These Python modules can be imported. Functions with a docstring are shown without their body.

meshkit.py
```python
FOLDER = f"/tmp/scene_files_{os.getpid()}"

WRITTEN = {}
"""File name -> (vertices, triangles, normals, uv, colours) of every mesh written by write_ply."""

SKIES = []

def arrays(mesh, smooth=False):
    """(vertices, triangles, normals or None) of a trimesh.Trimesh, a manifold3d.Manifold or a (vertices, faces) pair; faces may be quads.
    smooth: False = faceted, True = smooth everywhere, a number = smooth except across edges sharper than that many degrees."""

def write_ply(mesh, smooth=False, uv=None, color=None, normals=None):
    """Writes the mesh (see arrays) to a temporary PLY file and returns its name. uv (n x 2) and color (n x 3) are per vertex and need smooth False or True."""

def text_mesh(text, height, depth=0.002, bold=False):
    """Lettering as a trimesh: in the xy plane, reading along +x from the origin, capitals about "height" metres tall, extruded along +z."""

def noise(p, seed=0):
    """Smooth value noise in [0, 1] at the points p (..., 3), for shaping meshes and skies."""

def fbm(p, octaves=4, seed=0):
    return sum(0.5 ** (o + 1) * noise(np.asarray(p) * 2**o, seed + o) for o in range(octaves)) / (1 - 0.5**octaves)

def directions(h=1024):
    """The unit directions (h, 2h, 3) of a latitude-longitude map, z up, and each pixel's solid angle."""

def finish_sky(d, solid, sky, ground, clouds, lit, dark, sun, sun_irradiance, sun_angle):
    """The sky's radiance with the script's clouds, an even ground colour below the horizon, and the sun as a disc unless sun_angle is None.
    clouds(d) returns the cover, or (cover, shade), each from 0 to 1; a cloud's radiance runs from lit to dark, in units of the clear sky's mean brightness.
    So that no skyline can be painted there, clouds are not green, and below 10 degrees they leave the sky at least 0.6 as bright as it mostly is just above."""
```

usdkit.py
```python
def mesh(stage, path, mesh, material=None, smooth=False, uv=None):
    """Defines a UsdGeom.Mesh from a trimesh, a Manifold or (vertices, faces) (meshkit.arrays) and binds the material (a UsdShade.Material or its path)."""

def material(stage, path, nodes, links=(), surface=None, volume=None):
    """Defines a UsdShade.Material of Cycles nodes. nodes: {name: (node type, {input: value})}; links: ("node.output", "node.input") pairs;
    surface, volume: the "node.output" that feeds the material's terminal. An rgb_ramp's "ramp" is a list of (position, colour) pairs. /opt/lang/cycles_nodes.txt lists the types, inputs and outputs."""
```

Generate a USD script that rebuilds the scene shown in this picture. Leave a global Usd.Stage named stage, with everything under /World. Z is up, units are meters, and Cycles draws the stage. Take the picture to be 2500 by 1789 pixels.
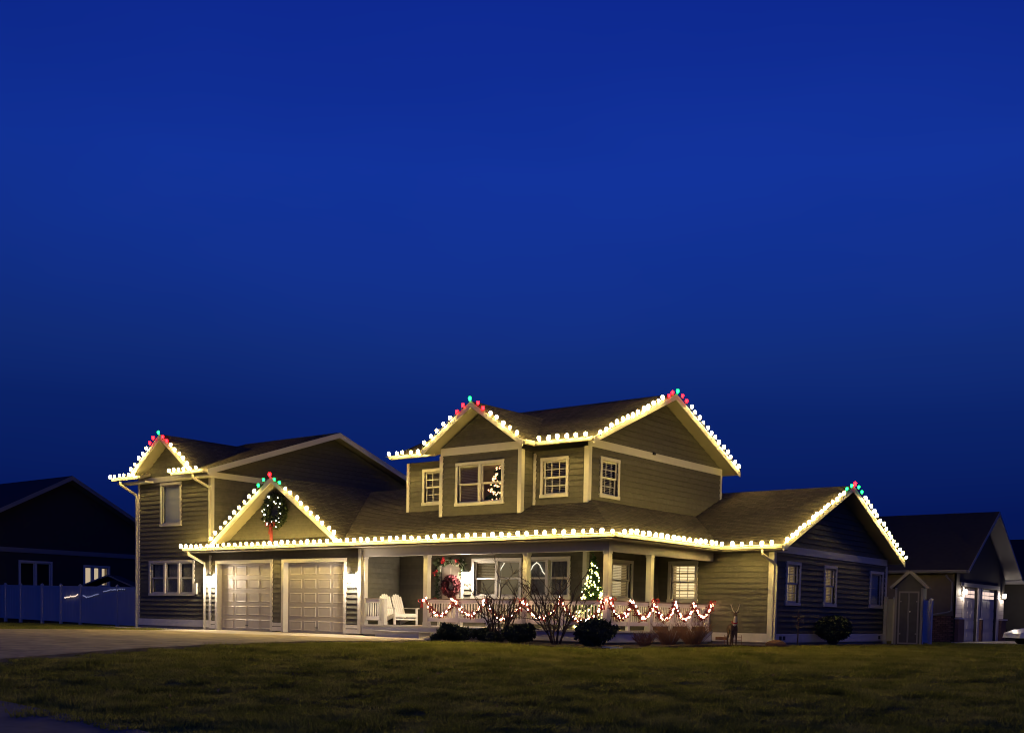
import math, random
import numpy as np, trimesh, usdkit, meshkit, manifold3d
from shapely.geometry import Polygon, box as sbox, MultiPolygon
from shapely.ops import unary_union
from pxr import Usd, UsdGeom, UsdLux, UsdShade, Gf, Sdf, Vt
stage = Usd.Stage.CreateInMemory()
UsdGeom.SetStageUpAxis(stage, 'Z'); UsdGeom.SetStageMetersPerUnit(stage, 1.0)
W = '/World'; UsdGeom.Xform.Define(stage, W); UsdGeom.Scope.Define(stage, W + '/Looks')
rng = random.Random(7); nr = np.random.default_rng(11)

# ------------------------------------------------------------------ camera, sky
cam = UsdGeom.Camera.Define(stage, W + '/camera')
cam.CreateHorizontalApertureAttr(36.0); cam.CreateFocalLengthAttr(39.635); cam.CreateVerticalApertureOffsetAttr(10.915)
yaw, pitch, roll = -.6688, -.0541, .0194
fw = np.array([math.sin(yaw) * math.cos(pitch), math.cos(yaw) * math.cos(pitch), math.sin(pitch)])
rt = np.array([math.cos(yaw), -math.sin(yaw), 0]); up = np.cross(rt, fw)
c_, s_ = math.cos(roll), math.sin(roll); rt, up = c_ * rt + s_ * up, -s_ * rt + c_ * up
UsdGeom.Xformable(cam).AddTransformOp().Set(Gf.Matrix4d(*map(float, [*rt, 0, *up, 0, *(-fw), 0, 18.024, -27.178, .373, 1])))
cam.CreateExposureAttr(0.0)
usdkit.material(stage, W + '/Looks/sky', {
    's': ('sky_texture', {'sky_type': 'single_scattering', 'sun_disc': False, 'sun_elevation': .15, 'sun_rotation': 2.5, 'ozone_density': 6., 'air_density': 1., 'aerosol_density': .5}),
    'tc': ('texture_coordinate', {}), 'xyz': ('separate_xyz', {}),
    'rp': ('rgb_ramp', {'ramp': [(0, (.02, .04, .28)), (.09, (.03, .055, .38)), (.17, (.092, .135, .56)), (.22, (.19, .24, .81)), (.355, (.32, .46, 1.77)), (.47, (.29, .39, 1.85)), (1, (.17, .23, 1.05))]}),
    'h': ('mix', {'mix_type': 'multiply', 'fac': 1.0}),
    'mp': ('mapping', {'scale': (1, 1, 3)}), 'nz': ('noise_texture', {'scale': 1.6, 'detail': 5.}), 'cr': ('rgb_ramp', {'ramp': [(.3, (.84, .88, .93)), (.75, (1.16, 1.13, 1.07))]}),
    'h2': ('mix', {'mix_type': 'multiply', 'fac': 1.0}), 'b': ('background_shader', {'strength': .05})},
    [('tc.generated', 'xyz.vector'), ('xyz.z', 'rp.fac'), ('rp.color', 'h.color2'), ('s.color', 'h.color1'), ('tc.generated', 'mp.vector'), ('mp.vector', 'nz.vector'), ('nz.fac', 'cr.fac'),
     ('cr.color', 'h2.color2'), ('h.color', 'h2.color1'), ('h2.color', 'b.color')], surface='b.background')
sky = UsdLux.DomeLight.Define(stage, W + '/sky'); sky.GetPrim().SetCustomDataByKey('kind', 'structure')
UsdShade.MaterialBindingAPI.Apply(sky.GetPrim()).Bind(UsdShade.Material.Get(stage, W + '/Looks/sky'))

# ------------------------------------------------------------------ materials
def mat(name, col, rough=.7, var=0., scale=3., bump=0., bscale=40., spec=.3, rnd=0., metallic=0.):
    n = {'p': ('principled_bsdf', {'base_color': col, 'roughness': rough, 'specular_ior_level': spec, 'metallic': metallic})}; l = []
    if var or rnd:
        n['g'] = ('geometry', {}); n['nz'] = ('noise_texture', {'scale': scale, 'detail': 6., 'roughness': .65})
        n['rp'] = ('rgb_ramp', {'ramp': [(.25, tuple(c * (1 - var) for c in col)), (.75, tuple(c * (1 + var) for c in col))]})
        l += [('g.position', 'nz.vector'), ('nz.fac', 'rp.fac')]
        out = 'rp.color'
        if rnd:
            n['oi'] = ('object_info', {}); n['rr'] = ('map_range', {'from_min': 0., 'from_max': 1., 'to_min': 1 - rnd, 'to_max': 1 + rnd})
            n['cx'] = ('combine_xyz', {}); n['mx'] = ('mix', {'mix_type': 'multiply', 'fac': 1.})
            l += [('oi.random', 'rr.value'), ('rr.result', 'cx.x'), ('rr.result', 'cx.y'), ('rr.result', 'cx.z'), (out, 'mx.color1'), ('cx.vector', 'mx.color2')]; out = 'mx.color'
        l.append((out, 'p.base_color'))
    if bump:
        n['g2'] = ('geometry', {}); n['nb'] = ('noise_texture', {'scale': bscale, 'detail': 4.}); n['bp'] = ('bump', {'strength': bump, 'distance': .02})
        l += [('g2.position', 'nb.vector'), ('nb.fac', 'bp.height'), ('bp.normal', 'p.normal')]
    return usdkit.material(stage, f'{W}/Looks/{name}', n, l, surface='p.BSDF')
def glow(name, col, strength):
    return usdkit.material(stage, f'{W}/Looks/{name}', {'e': ('emission', {'color': col, 'strength': strength})}, [], surface='e.emission')
def hotbulb(name, core, rim, k=1.6):
    return usdkit.material(stage, f'{W}/Looks/{name}', {'lw': ('layer_weight', {'blend': .5}), 'pw': ('math', {'math_type': 'power', 'value2': k}), 'm': ('mix', {'mix_type': 'mix', 'color1': core, 'color2': rim}), 'e': ('emission', {'strength': 1.})},
                           [('lw.facing', 'pw.value1'), ('pw.value', 'm.fac'), ('m.color', 'e.color')], surface='e.emission')
def shingle(name, ax):
    n = {'g': ('geometry', {}), 'x': ('separate_xyz', {}), 'c': ('combine_xyz', {}),
         'b': ('brick_texture', {'color1': (.085, .076, .06), 'color2': (.045, .04, .032), 'mortar': (.018, .016, .014), 'scale': 1., 'mortar_size': .006, 'brick_width': .30, 'row_height': .062, 'bias': -.1}),
         'nz': ('noise_texture', {'scale': 9., 'detail': 5.}), 'rp': ('rgb_ramp', {'ramp': [(.3, (.7, .7, .7)), (.7, (1.25, 1.22, 1.18))]}), 'm': ('mix', {'mix_type': 'multiply', 'fac': 1.}),
         'nb': ('noise_texture', {'scale': 120., 'detail': 3.}), 'bp': ('bump', {'strength': .5, 'distance': .01}), 'p': ('principled_bsdf', {'roughness': .9, 'specular_ior_level': .2})}
    l = [('g.position', 'x.vector'), (f'x.{ax}', 'c.x'), ('x.z', 'c.y'), ('c.vector', 'b.vector'), ('g.position', 'nz.vector'), ('nz.fac', 'rp.fac'), ('b.color', 'm.color1'), ('rp.color', 'm.color2'),
         ('m.color', 'p.base_color'), ('g.position', 'nb.vector'), ('nb.fac', 'bp.height'), ('bp.normal', 'p.normal')]
    return usdkit.material(stage, f'{W}/Looks/{name}', n, l, surface='p.BSDF')
def glassmat(name, tint):
    return usdkit.material(stage, f'{W}/Looks/{name}', {'t': ('transparent_bsdf', {'color': tint}), 'g': ('glossy_bsdf', {'color': (.9, .9, .9), 'roughness': .02}), 'f': ('layer_weight', {'blend': .5}), 'pw': ('math', {'math_type': 'power', 'value2': 4.}), 'ma': ('math', {'math_type': 'multiply_add', 'value2': .55, 'value3': .035}), 'm': ('mix_closure', {})},
                           [('f.facing', 'pw.value1'), ('pw.value', 'ma.value1'), ('ma.value', 'm.fac'), ('t.BSDF', 'm.closure1'), ('g.BSDF', 'm.closure2')], surface='m.closure')
M = dict(
    siding=mat('siding', (.092, .087, .067), .75, .18, 6., .25, 60., rnd=.10), trim=mat('trim', (.48, .46, .42), .55, .07, 5., .08, 50.), skirt=mat('skirt', (.55, .53, .50), .6, .12, 3., .1, 40.),
    gutter=mat('gutter', (.36, .34, .29), .4, .05, 4.), door=mat('garage_paint', (.33, .305, .275), .5, .06, 4.), frontdoor=mat('door_paint', (.46, .40, .33), .5, .06, 4.),
    dark=mat('dark_room', (.035, .03, .025), .9), room=mat('room_wall', (.28, .23, .17), .9), blind=mat('blind', (.50, .45, .35), .7), blindlit=usdkit.material(stage, W + '/Looks/blind_lit', {'d': ('diffuse_bsdf', {'color': (.5, .44, .33)}), 't': ('translucent_bsdf', {'color': (.75, .66, .48)}), 'm': ('mix_closure', {'fac': .6})}, [('d.BSDF', 'm.closure1'), ('t.BSDF', 'm.closure2')], surface='m.closure'), shade=mat('shade', (.75, .75, .75), .8), curtain=mat('curtain', (.3, .28, .25), .9, .25, 14.),
    conc=mat('concrete', (.48, .42, .33), .9, .25, 2.5, .3, 60.), found=mat('foundation', (.27, .25, .23), .9, .2, 5., .3, 60.), deck=mat('deck', (.34, .29, .25), .7, .15, 6.), drive=mat('driveway_stone', (.33, .26, .125), .95, .6, 1.7, .5, 35.),
    street=mat('street', (.10, .10, .105), .9, .3, 3., .7, 90.), lawn=mat('turf', (.15, .145, .026), 1., .6, 1.3, .3, 30.), mulch=mat('mulch', (.05, .035, .025), 1., .5, 8., 1., 60.), stone=mat('stone', (.34, .31, .27), .9, .3, 9., .4, 40., rnd=.3),
    leaf=mat('dry_leaf', (.42, .27, .07), .9), soffit=mat('soffit_panel', (.24, .22, .17), .7, .05, 6.), white=mat('white_paint', (.74, .71, .66), .5, .05, 6.), railcap=mat('rail_cap', (.16, .12, .10), .6), black=mat('black_metal', (.02, .02, .02), .4), wire=mat('light_cord', (.05, .06, .04), .7), bark=mat('bark', (.06, .042, .032), .9, .35, 20.),
    twig=mat('twig', (.20, .105, .06), .9, .3, 10.), ever=mat('evergreen', (.028, .045, .02), .8, .5, 6.), fir=mat('fir', (.03, .075, .02), .8, .4, 8.), berry=mat('berry', (.07, .012, .016), .6, .6, 30.), tinsel=mat('tinsel', (.16, .020, .020), .6, .5, 30.), darkred=mat('wreath_ribbon', (.15, .012, .014), .6, .25, 12.), red=mat('ribbon', (.38, .015, .022), .45, .25, 12.), dgreen=mat('wreath_green', (.035, .05, .02), .8, .5, 20.),
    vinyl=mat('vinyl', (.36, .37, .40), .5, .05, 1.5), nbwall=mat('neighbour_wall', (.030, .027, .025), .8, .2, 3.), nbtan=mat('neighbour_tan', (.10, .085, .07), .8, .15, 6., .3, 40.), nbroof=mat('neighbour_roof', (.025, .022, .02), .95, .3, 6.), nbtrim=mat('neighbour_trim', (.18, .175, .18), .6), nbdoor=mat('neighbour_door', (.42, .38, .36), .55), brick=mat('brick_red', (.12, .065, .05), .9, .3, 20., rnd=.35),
    shed=mat('shed_paint', (.05, .05, .055), .7, .2, 6.), fur=mat('deer_brown', (.07, .045, .032), .8, .4, 14.), furw=mat('deer_white', (.6, .52, .42), .7), grass=usdkit.material(stage, W + '/Looks/grass_blade', {'g': ('geometry', {}), 'nz': ('noise_texture', {'scale': 1.1, 'detail': 6., 'roughness': .7}), 'rp': ('rgb_ramp', {'ramp': [(.28, (.09, .105, .014)), (.5, (.22, .225, .04)), (.72, (.38, .34, .08))]}),
        'd': ('diffuse_bsdf', {}), 't': ('translucent_bsdf', {}), 'm': ('mix_closure', {'fac': .55})}, [('g.position', 'nz.vector'), ('nz.fac', 'rp.fac'), ('rp.color', 'd.color'), ('rp.color', 't.color'), ('d.BSDF', 'm.closure1'), ('t.BSDF', 'm.closure2')], surface='m.closure'), carpaint=mat('car_white', (.75, .75, .75), .25, spec=.5), rubber=mat('rubber', (.02, .02, .02), .8),
    glass=glassmat('glass', (.86, .88, .88)), rx=shingle('shingle_x', 'x'), ry=shingle('shingle_y', 'y'),
    bulb=hotbulb('bulb_warm', (270., 188., 48.), (2.4, 1.35, .10), .75), bred=hotbulb('bulb_red', (26., .16, .24), (14., .005, .02), .7), bgreen=hotbulb('bulb_green', (.14, 7., 1.2), (.002, 2.2, .14), .7), gbulb=hotbulb('bulb_garland', (26., 17., 10.), (9., 3., 1.6), .8), tbulb=hotbulb('bulb_tree', (9., 8.2, 2.6), (3., 2.7, .4), .8), goldbulb=hotbulb('bulb_gold', (7., 3.6, 1.7), (2.4, .9, .3), .8), wbulb=glow('bulb_white', (1., .92, .78), 12.),
    lamp=glow('lantern_glass', (1., .82, .62), 700.), lampn=glow('lantern_far', (1., .84, .66), 230.), lit=glow('lit_room', (1., .74, .40), 2.2), litfaint=glow('lit_room_faint', (1., .74, .40), .20), litdim=glow('lit_room_dim', (1., .76, .42), 1.0), litpink=glow('lit_pane', (1., .72, .6), 1.0), litnb=glow('lit_far', (1., .74, .48), .75), strand=glow('window_strand', (1., .9, .68), 1.6), strandn=glow('fence_strand', (1., .75, .6), 1.2), strandd=glow('fence_strand_dim', (.45, .5, .9), .35))

# ------------------------------------------------------------------ helpers
used = {}
def path(parent, name):
    base = W if parent is None else str(parent.GetPath()); k = (base, name); i = used.get(k, -1) + 1; used[k] = i
    return f'{base}/{name}' + (f'_{i:03d}' if i else '')
def obj(name, mesh, m, parent=None, smooth=False, label=None, stuff=False):
    pr = usdkit.mesh(stage, path(parent, name), mesh, M[m] if isinstance(m, str) else m, smooth=smooth).GetPrim()
    if label: pr.SetCustomDataByKey('label', label)
    if stuff: pr.SetCustomDataByKey('kind', 'stuff')
    return pr
def thing(name, label, cat, group=None, loc=(0, 0, 0), rotz=0, kind=None):
    x = UsdGeom.Xform.Define(stage, path(None, name)); x.AddTranslateOp().Set(tuple(map(float, loc))); x.AddRotateZOp().Set(float(rotz)); return tag(x.GetPrim(), label, cat, group, kind)
def tag(o, label, cat, group=None, kind=None):
    o.SetCustomDataByKey('label', label); o.SetCustomDataByKey('category', cat)
    if group: o.SetCustomDataByKey('group', group)
    if kind: o.SetCustomDataByKey('kind', kind)
    return o
def struct(o): o.SetCustomDataByKey('kind', 'structure'); return o
class MB:
    def __init__(s): s.v, s.f, s.n = [], [], 0
    def add(s, v, f):
        v = np.asarray(v, float); s.v.append(v); s.f.append(np.asarray(f, int) + s.n); s.n += len(v); return s
    def tm(s, t): return s.add(t.vertices, t.faces)
    def box(s, x0, x1, y0, y1, z0, z1):
        x0, x1, y0, y1, z0, z1 = min(x0, x1), max(x0, x1), min(y0, y1), max(y0, y1), min(z0, z1), max(z0, z1)
        v = [(x, y, z) for x in (x0, x1) for y in (y0, y1) for z in (z0, z1)]
        return s.add(v, [(0, 1, 3), (0, 3, 2), (4, 6, 7), (4, 7, 5), (0, 4, 5), (0, 5, 1), (2, 3, 7), (2, 7, 6), (0, 2, 6), (0, 6, 4), (1, 5, 7), (1, 7, 3)])
    def bar(s, p, q, w, h, side=None):          # box from p to q; w across (horizontal), h in the other direction, centred
        p, q = np.array(p, float), np.array(q, float); d = (q - p) / np.linalg.norm(q - p)
        a = np.cross(d, (0, 0, 1)) if side is None else np.array(side, float)
        if np.linalg.norm(a) < 1e-6: a = np.array([1., 0, 0])
        a /= np.linalg.norm(a); b = np.cross(a, d)
        v = [e + sa * a * w / 2 + sb * b * h / 2 for e in (p, q) for sa in (-1, 1) for sb in (-1, 1)]
        return s.add(v, [(0, 1, 3), (0, 3, 2), (4, 6, 7), (4, 7, 5), (0, 4, 5), (0, 5, 1), (2, 3, 7), (2, 7, 6), (0, 2, 6), (0, 6, 4), (1, 5, 7), (1, 7, 3)])
    def tube(s, pts, r, n=6):
        pts = np.asarray(pts, float); r = np.broadcast_to(r, len(pts)); t = np.gradient(pts, axis=0); t /= np.linalg.norm(t, axis=1, keepdims=True) + 1e-9
        a = np.cross(t, (0, 0, 1.)); bad = np.linalg.norm(a, axis=1) < 1e-3; a[bad] = np.cross(t[bad], (1., 0, 0)); a /= np.linalg.norm(a, axis=1, keepdims=True); b = np.cross(a, t)
        th = np.arange(n) * 2 * np.pi / n
        v = (pts[:, None] + r[:, None, None] * (np.cos(th)[None, :, None] * a[:, None] + np.sin(th)[None, :, None] * b[:, None])).reshape(-1, 3); f = []
        for i in range(len(pts) - 1):
            for j in range(n):
                k = (j + 1) % n; f += [(i * n + j, i * n + k, (i + 1) * n + k), (i * n + j, (i + 1) * n + k, (i + 1) * n + j)]
        for j in range(1, n - 1): f += [(0, j + 1, j), ((len(pts) - 1) * n, (len(pts) - 1) * n + j, (len(pts) - 1) * n + j + 1)]
        return s.add(v, f)
    def tris(s, P):                              # (n,3,3) loose triangles
        P = np.asarray(P, float); return s.add(P.reshape(-1, 3), np.arange(len(P) * 3).reshape(-1, 3))
    def mesh(s): return (np.vstack(s.v), np.vstack(s.f))
    def obj(s, name, m, parent=None, **k): return obj(name, s.mesh(), m, parent, **k)
def polys(g): return [p for p in getattr(g, 'geoms', [g]) if getattr(p, 'area', 0) > 1e-4 and p.geom_type == 'Polygon']
def clean(p): p = p.simplify(1e-5); return p
# a facade: u along the wall, z up, w outwards
class Facade:
    def __init__(s, side, at): s.side, s.at = side, at     # 'F': y=at, outward -y, u=x ; 'S': x=at, outward +x, u=y
    def map(s, u, z, w):
        u, z, w = np.broadcast_arrays(np.asarray(u, float), z, w)
        return np.stack([u, s.at - w, z], -1) if s.side == 'F' else np.stack([s.at + w, u, z], -1)
    def flip(s, f): return f[:, ::-1] if s.side == 'F' else f
    def ext(s, mb, poly, w0, w1, wfun=None):
        for p in polys(poly):
            t = trimesh.creation.extrude_polygon(clean(p), 1.0, engine='earcut'); v = np.array(t.vertices)
            w = np.where(v[:, 2] < .5, w0, w1 if wfun is None else wfun(v[:, 1]))
            f = np.array(t.faces)
            mb.add(s.map(v[:, 0], v[:, 1], w), f[:, ::-1] if s.side == 'F' and False else f)
        return mb
    def box(s, mb, u0, u1, z0, z1, w0, w1):
        a, b = s.map(u0, z0, w0), s.map(u1, z1, w1); return mb.box(a[0], b[0], a[1], b[1], a[2], b[2])
HOLE = {}
EXPO = .178
def wall(house, fac, poly, openings, base=0., boards=True, label=None, m='siding'):
    cut = unary_union([sbox(*o) for o in openings]) if openings else None
    body = poly if cut is None else poly.difference(cut)
    w = fac.ext(MB(), body, -.12, 0.).obj('wall', m, house, label=label)
    if boards:
        z0, z1 = poly.bounds[1], poly.bounds[3]; k = math.floor((z0 - base) / EXPO)
        while base + k * EXPO < z1:
            a = base + k * EXPO; b = a + EXPO; k += 1
            st = sbox(poly.bounds[0] - 1, a, poly.bounds[2] + 1, b).intersection(body)
            if st.is_empty or not polys(st): continue
            for pc in polys(st): fac.ext(MB(), pc, .002, 0, lambda z: .006 + .040 * np.clip((b - z) / EXPO, 0, 1)).obj('siding_board', m, w)
    return w
def window(house, fac, u0, u1, z0, z1, cols=1, hung=True, grid='', blind=None, room='dark', emit=None, casing=.10, depth=.35, shade=False, curtain=False, halfblind=None):
    """outer casing u0..u1, z0..z1; grid: 't' 3x2 in the upper sash, 'b' lower, 'tb' both"""
    iu0, iu1, iz0, iz1 = u0 + casing, u1 - casing, z0 + casing, z1 - casing
    mb = MB(); F = fac.box
    F(mb, u0, u1, iz1, z1, .0, .065); F(mb, u0 - .02, u1 + .02, z0, iz0, .0, .07); F(mb, u0, iu0, iz0, iz1, .0, .06); F(mb, iu1, u1, iz0, iz1, .0, .06)
    cw = (iu1 - iu0) / cols; mul = .11 if cols > 1 else 0
    for c in range(1, cols): F(mb, iu0 + c * cw - mul / 2, iu0 + c * cw + mul / 2, iz0, iz1, -.02, .045)
    win = mb.obj('window', 'trim', house)
    # reveal + room
    mb = MB(); d0, d1 = -.005, -depth; e = .012
    F(mb, iu0 - e, iu0, iz0, iz1, d1, d0); F(mb, iu1, iu1 + e, iz0, iz1, d1, d0); F(mb, iu0 - e, iu1 + e, iz0 - e, iz0, d1, d0); F(mb, iu0 - e, iu1 + e, iz1, iz1 + e, d1, d0)
    if not emit: F(mb, iu0 - e, iu1 + e, iz0 - e, iz1 + e, d1 - .01, d1)
    mb.obj('interior', room, win)
    if emit: F(MB(), iu0 - e, iu1 + e, iz0 - e, iz1 + e, d1 - .01, d1).obj('lit_interior', emit, win)
    for c in range(cols):
        a, b = iu0 + c * cw + (mul / 2 if c else 0), iu0 + (c + 1) * cw - (mul / 2 if c < cols - 1 else 0)
        zm = (iz0 + iz1) / 2; s = .05
        for (q0, q1, w0, top) in ((zm - .02, iz1, -.05, True), (iz0, zm + .02, -.085, False)) if hung else ((iz0, iz1, -.05, True),):
            mb = MB(); F(mb, a, a + s, q0, q1, w0, w0 + .035); F(mb, b - s, b, q0, q1, w0, w0 + .035); F(mb, a + s, b - s, q0, q0 + s, w0, w0 + .035); F(mb, a + s, b - s, q1 - s, q1, w0, w0 + .035)
            mb.obj('sash', 'trim', win)
            F(MB(), a + s, b - s, q0 + s, q1 - s, w0 + .012, w0 + .018).obj('pane', 'glass', win)
            if ('t' in grid and top) or ('b' in grid and not top):
                mb = MB(); n = 3 if b - a > .62 else 2
                for i in range(1, n): F(mb, a + (b - a) * i / n - .011, a + (b - a) * i / n + .011, q0 + s, q1 - s, w0 + .02, w0 + .036)
                F(mb, a + s, b - s, (q0 + q1) / 2 - .011, (q0 + q1) / 2 + .011, w0 + .018, w0 + .034)
                mb.obj('muntin', 'trim', win)
        if shade: F(MB(), a + .01, b - .01, iz0 + .02, iz1 - .01, -.13, -.125).obj('shade', 'shade', win)
        if curtain:
            n = 13; us = np.linspace(a + .02, b - .02, n); mb = MB()
            for i in range(n - 1):
                p = fac.map([us[i], us[i + 1], us[i + 1], us[i]], [iz0 + .02, iz0 + .02, iz1 - .02, iz1 - .02], [-.15 - .03 * (i % 2), -.15 - .03 * ((i + 1) % 2)] + [-.15 - .03 * ((i + 1) % 2), -.15 - .03 * (i % 2)]); mb.add(p, [(0, 1, 2), (0, 2, 3)])
            mb.obj('curtain', 'curtain', win)
        if blind and (blind is True or c in blind):
            mb = MB(); z = iz1 - .06; F(mb, a + .02, b - .02, iz1 - .055, iz1 - .005, -.17, -.12); zend = iz0 + .05 if halfblind is None else iz0 + halfblind
            while z > zend:
                p0 = fac.map([a + .025, b - .025, b - .025, a + .025], [z - .022, z - .022, z + .010, z + .010], [-.127, -.127, -.163, -.163]); mb.add(p0, [(0, 1, 2), (0, 2, 3)]); z -= .052
            mb.obj('blind', 'blindlit' if emit else 'blind', win)
    return win
def hole(u0, u1, z0, z1, c=.10): return (u0 + c, z0 + c, u1 - c, z1 - c)
def roofplane(house, pts, axis, z0, v0, m, soff=True, cut=None, name='roof', thick=.13, soffit='soffit', rf=None, course=True):
    """pts: plan polygon; axis: 'y+' rises towards +y, etc.; z = z0 + m * rise from v0"""
    i = 0 if axis[0] == 'x' else 1; sg = 1 if axis[1] == '+' else -1
    P = Polygon(pts)
    if not P.is_valid: P = P.buffer(0)
    if cut is not None: P = P.difference(cut)
    zf = lambda v: z0 + m * sg * (v[:, i] - v0)
    step = .145 / math.sqrt(1 + m * m) if course else 50.
    lo, hi = (P.bounds[i], P.bounds[i + 2]); mb = MB(); k = 0; L = hi - lo
    while k * step < L:
        a, b = k * step, (k + 1) * step; k += 1
        c0, c1 = (lo + a, lo + b) if sg > 0 else (hi - b, hi - a)
        st = P.intersection(sbox(c0, -99, c1, 99) if i == 0 else sbox(-99, c0, 99, c1))
        for p in polys(st):
            t = trimesh.creation.extrude_polygon(clean(p), 1., engine='earcut'); v = np.array(t.vertices); fr = np.clip(((v[:, i] - lo if sg > 0 else hi - v[:, i]) - a) / step, 0, 1)
            v[:, 2] = zf(v) + np.where(v[:, 2] > .5, .015 * (1 - fr) if course else .012, -.008); mb.add(v, t.faces)
    r = mb.obj(name, rf or ('rx' if i == 1 else 'ry'), house)
    if soff:
        mb = MB()
        for p in polys(P):
            t = trimesh.creation.extrude_polygon(clean(p), 1., engine='earcut'); v = np.array(t.vertices); v[:, 2] = zf(v) + np.where(v[:, 2] > .5, -.009, -thick); mb.add(v, t.faces)
        mb.obj('soffit', soffit, r)
    return r
def rake(house, p, q, outward, h=.2, t=.035, m='trim', name='rake_board'):   # fascia along a sloping edge, its top at p-q
    o = np.array(outward, float); p, q = np.array(p, float) + o * (t / 2 + .002), np.array(q, float) + o * (t / 2 + .002)
    v = []
    for e in (p, q):
        for s in (-t / 2, t / 2): v += [e + o * s, e + o * s - np.array([0, 0, h])]
    return MB().add(v, [(0, 2, 1), (1, 2, 3), (4, 5, 6), (5, 7, 6), (0, 1, 4), (1, 5, 4), (2, 6, 3), (3, 6, 7), (0, 4, 2), (2, 4, 6), (1, 3, 5), (3, 7, 5)]).obj(name, m, house)
def gutter(house, p, q, outward, m='gutter', name='gutter', h=.11, d=.11):    # K-profile trough; p, q at its top inner edge
    p, q, o = np.array(p, float), np.array(q, float), np.array(outward, float); z = np.array([0, 0, 1.])
    prof = [(0, 0), (0, -h), (d * .62, -h), (d * .95, -h * .35), (d, -h * .3), (d, 0), (d - .012, 0), (d - .016, -h * .3), (d * .6, -h + .012), (.01, -h + .012), (.01, 0)]
    v = [e + o * a + z * b for e in (p, q) for a, b in prof]; n = len(prof); f = []
    for i in range(n):
        j = (i + 1) % n; f += [(i, j, n + j), (i, n + j, n + i)]
    for (a, b, c, d_) in ((0, 1, 9, 10), (1, 2, 8, 9), (2, 3, 7, 8), (3, 4, 5, 6), (3, 6, 7, 7)): f += [(a, b, c), (a, c, d_), (n + a, n + c, n + b), (n + a, n + d_, n + c)]
    return MB().add(v, f).obj(name, m, house)
def downspout(house, pts, m='gutter', w=.085): return MB().tube(pts, [w * .62] * len(pts), 4).obj('downspout', m, house)
def leaves(mb, centers, size, spread=None, seed=0, up=0.):
    g = np.random.default_rng(seed); n = len(centers); d = g.normal(size=(n, 3)); d[:, 2] += up; d /= np.linalg.norm(d, axis=1, keepdims=True); e = np.cross(d, g.normal(size=(n, 3))); e /= np.linalg.norm(e, axis=1, keepdims=True)
    s = (size * g.uniform(.6, 1.4, n))[:, None]; c = np.asarray(centers)
    return mb.tris(np.stack([c - e * s * .35, c + e * s * .35, c + d * s], 1))
def bulbmesh(c, r, sub=1, stretch=1.25, ax=(0, 0, 1)):
    t = trimesh.creation.icosphere(subdivisions=sub, radius=r); v = np.array(t.vertices); a = np.array(ax, float); h = v @ a
    k = np.clip((h / r + 1) / 2, 0, 1); v = v + np.outer(h * (stretch - 1), a); rad = v - np.outer(v @ a, a); v = np.outer(v @ a, a) + rad * (0.72 + .36 * k)[:, None]
    return (v + np.array(c), t.faces)

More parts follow.
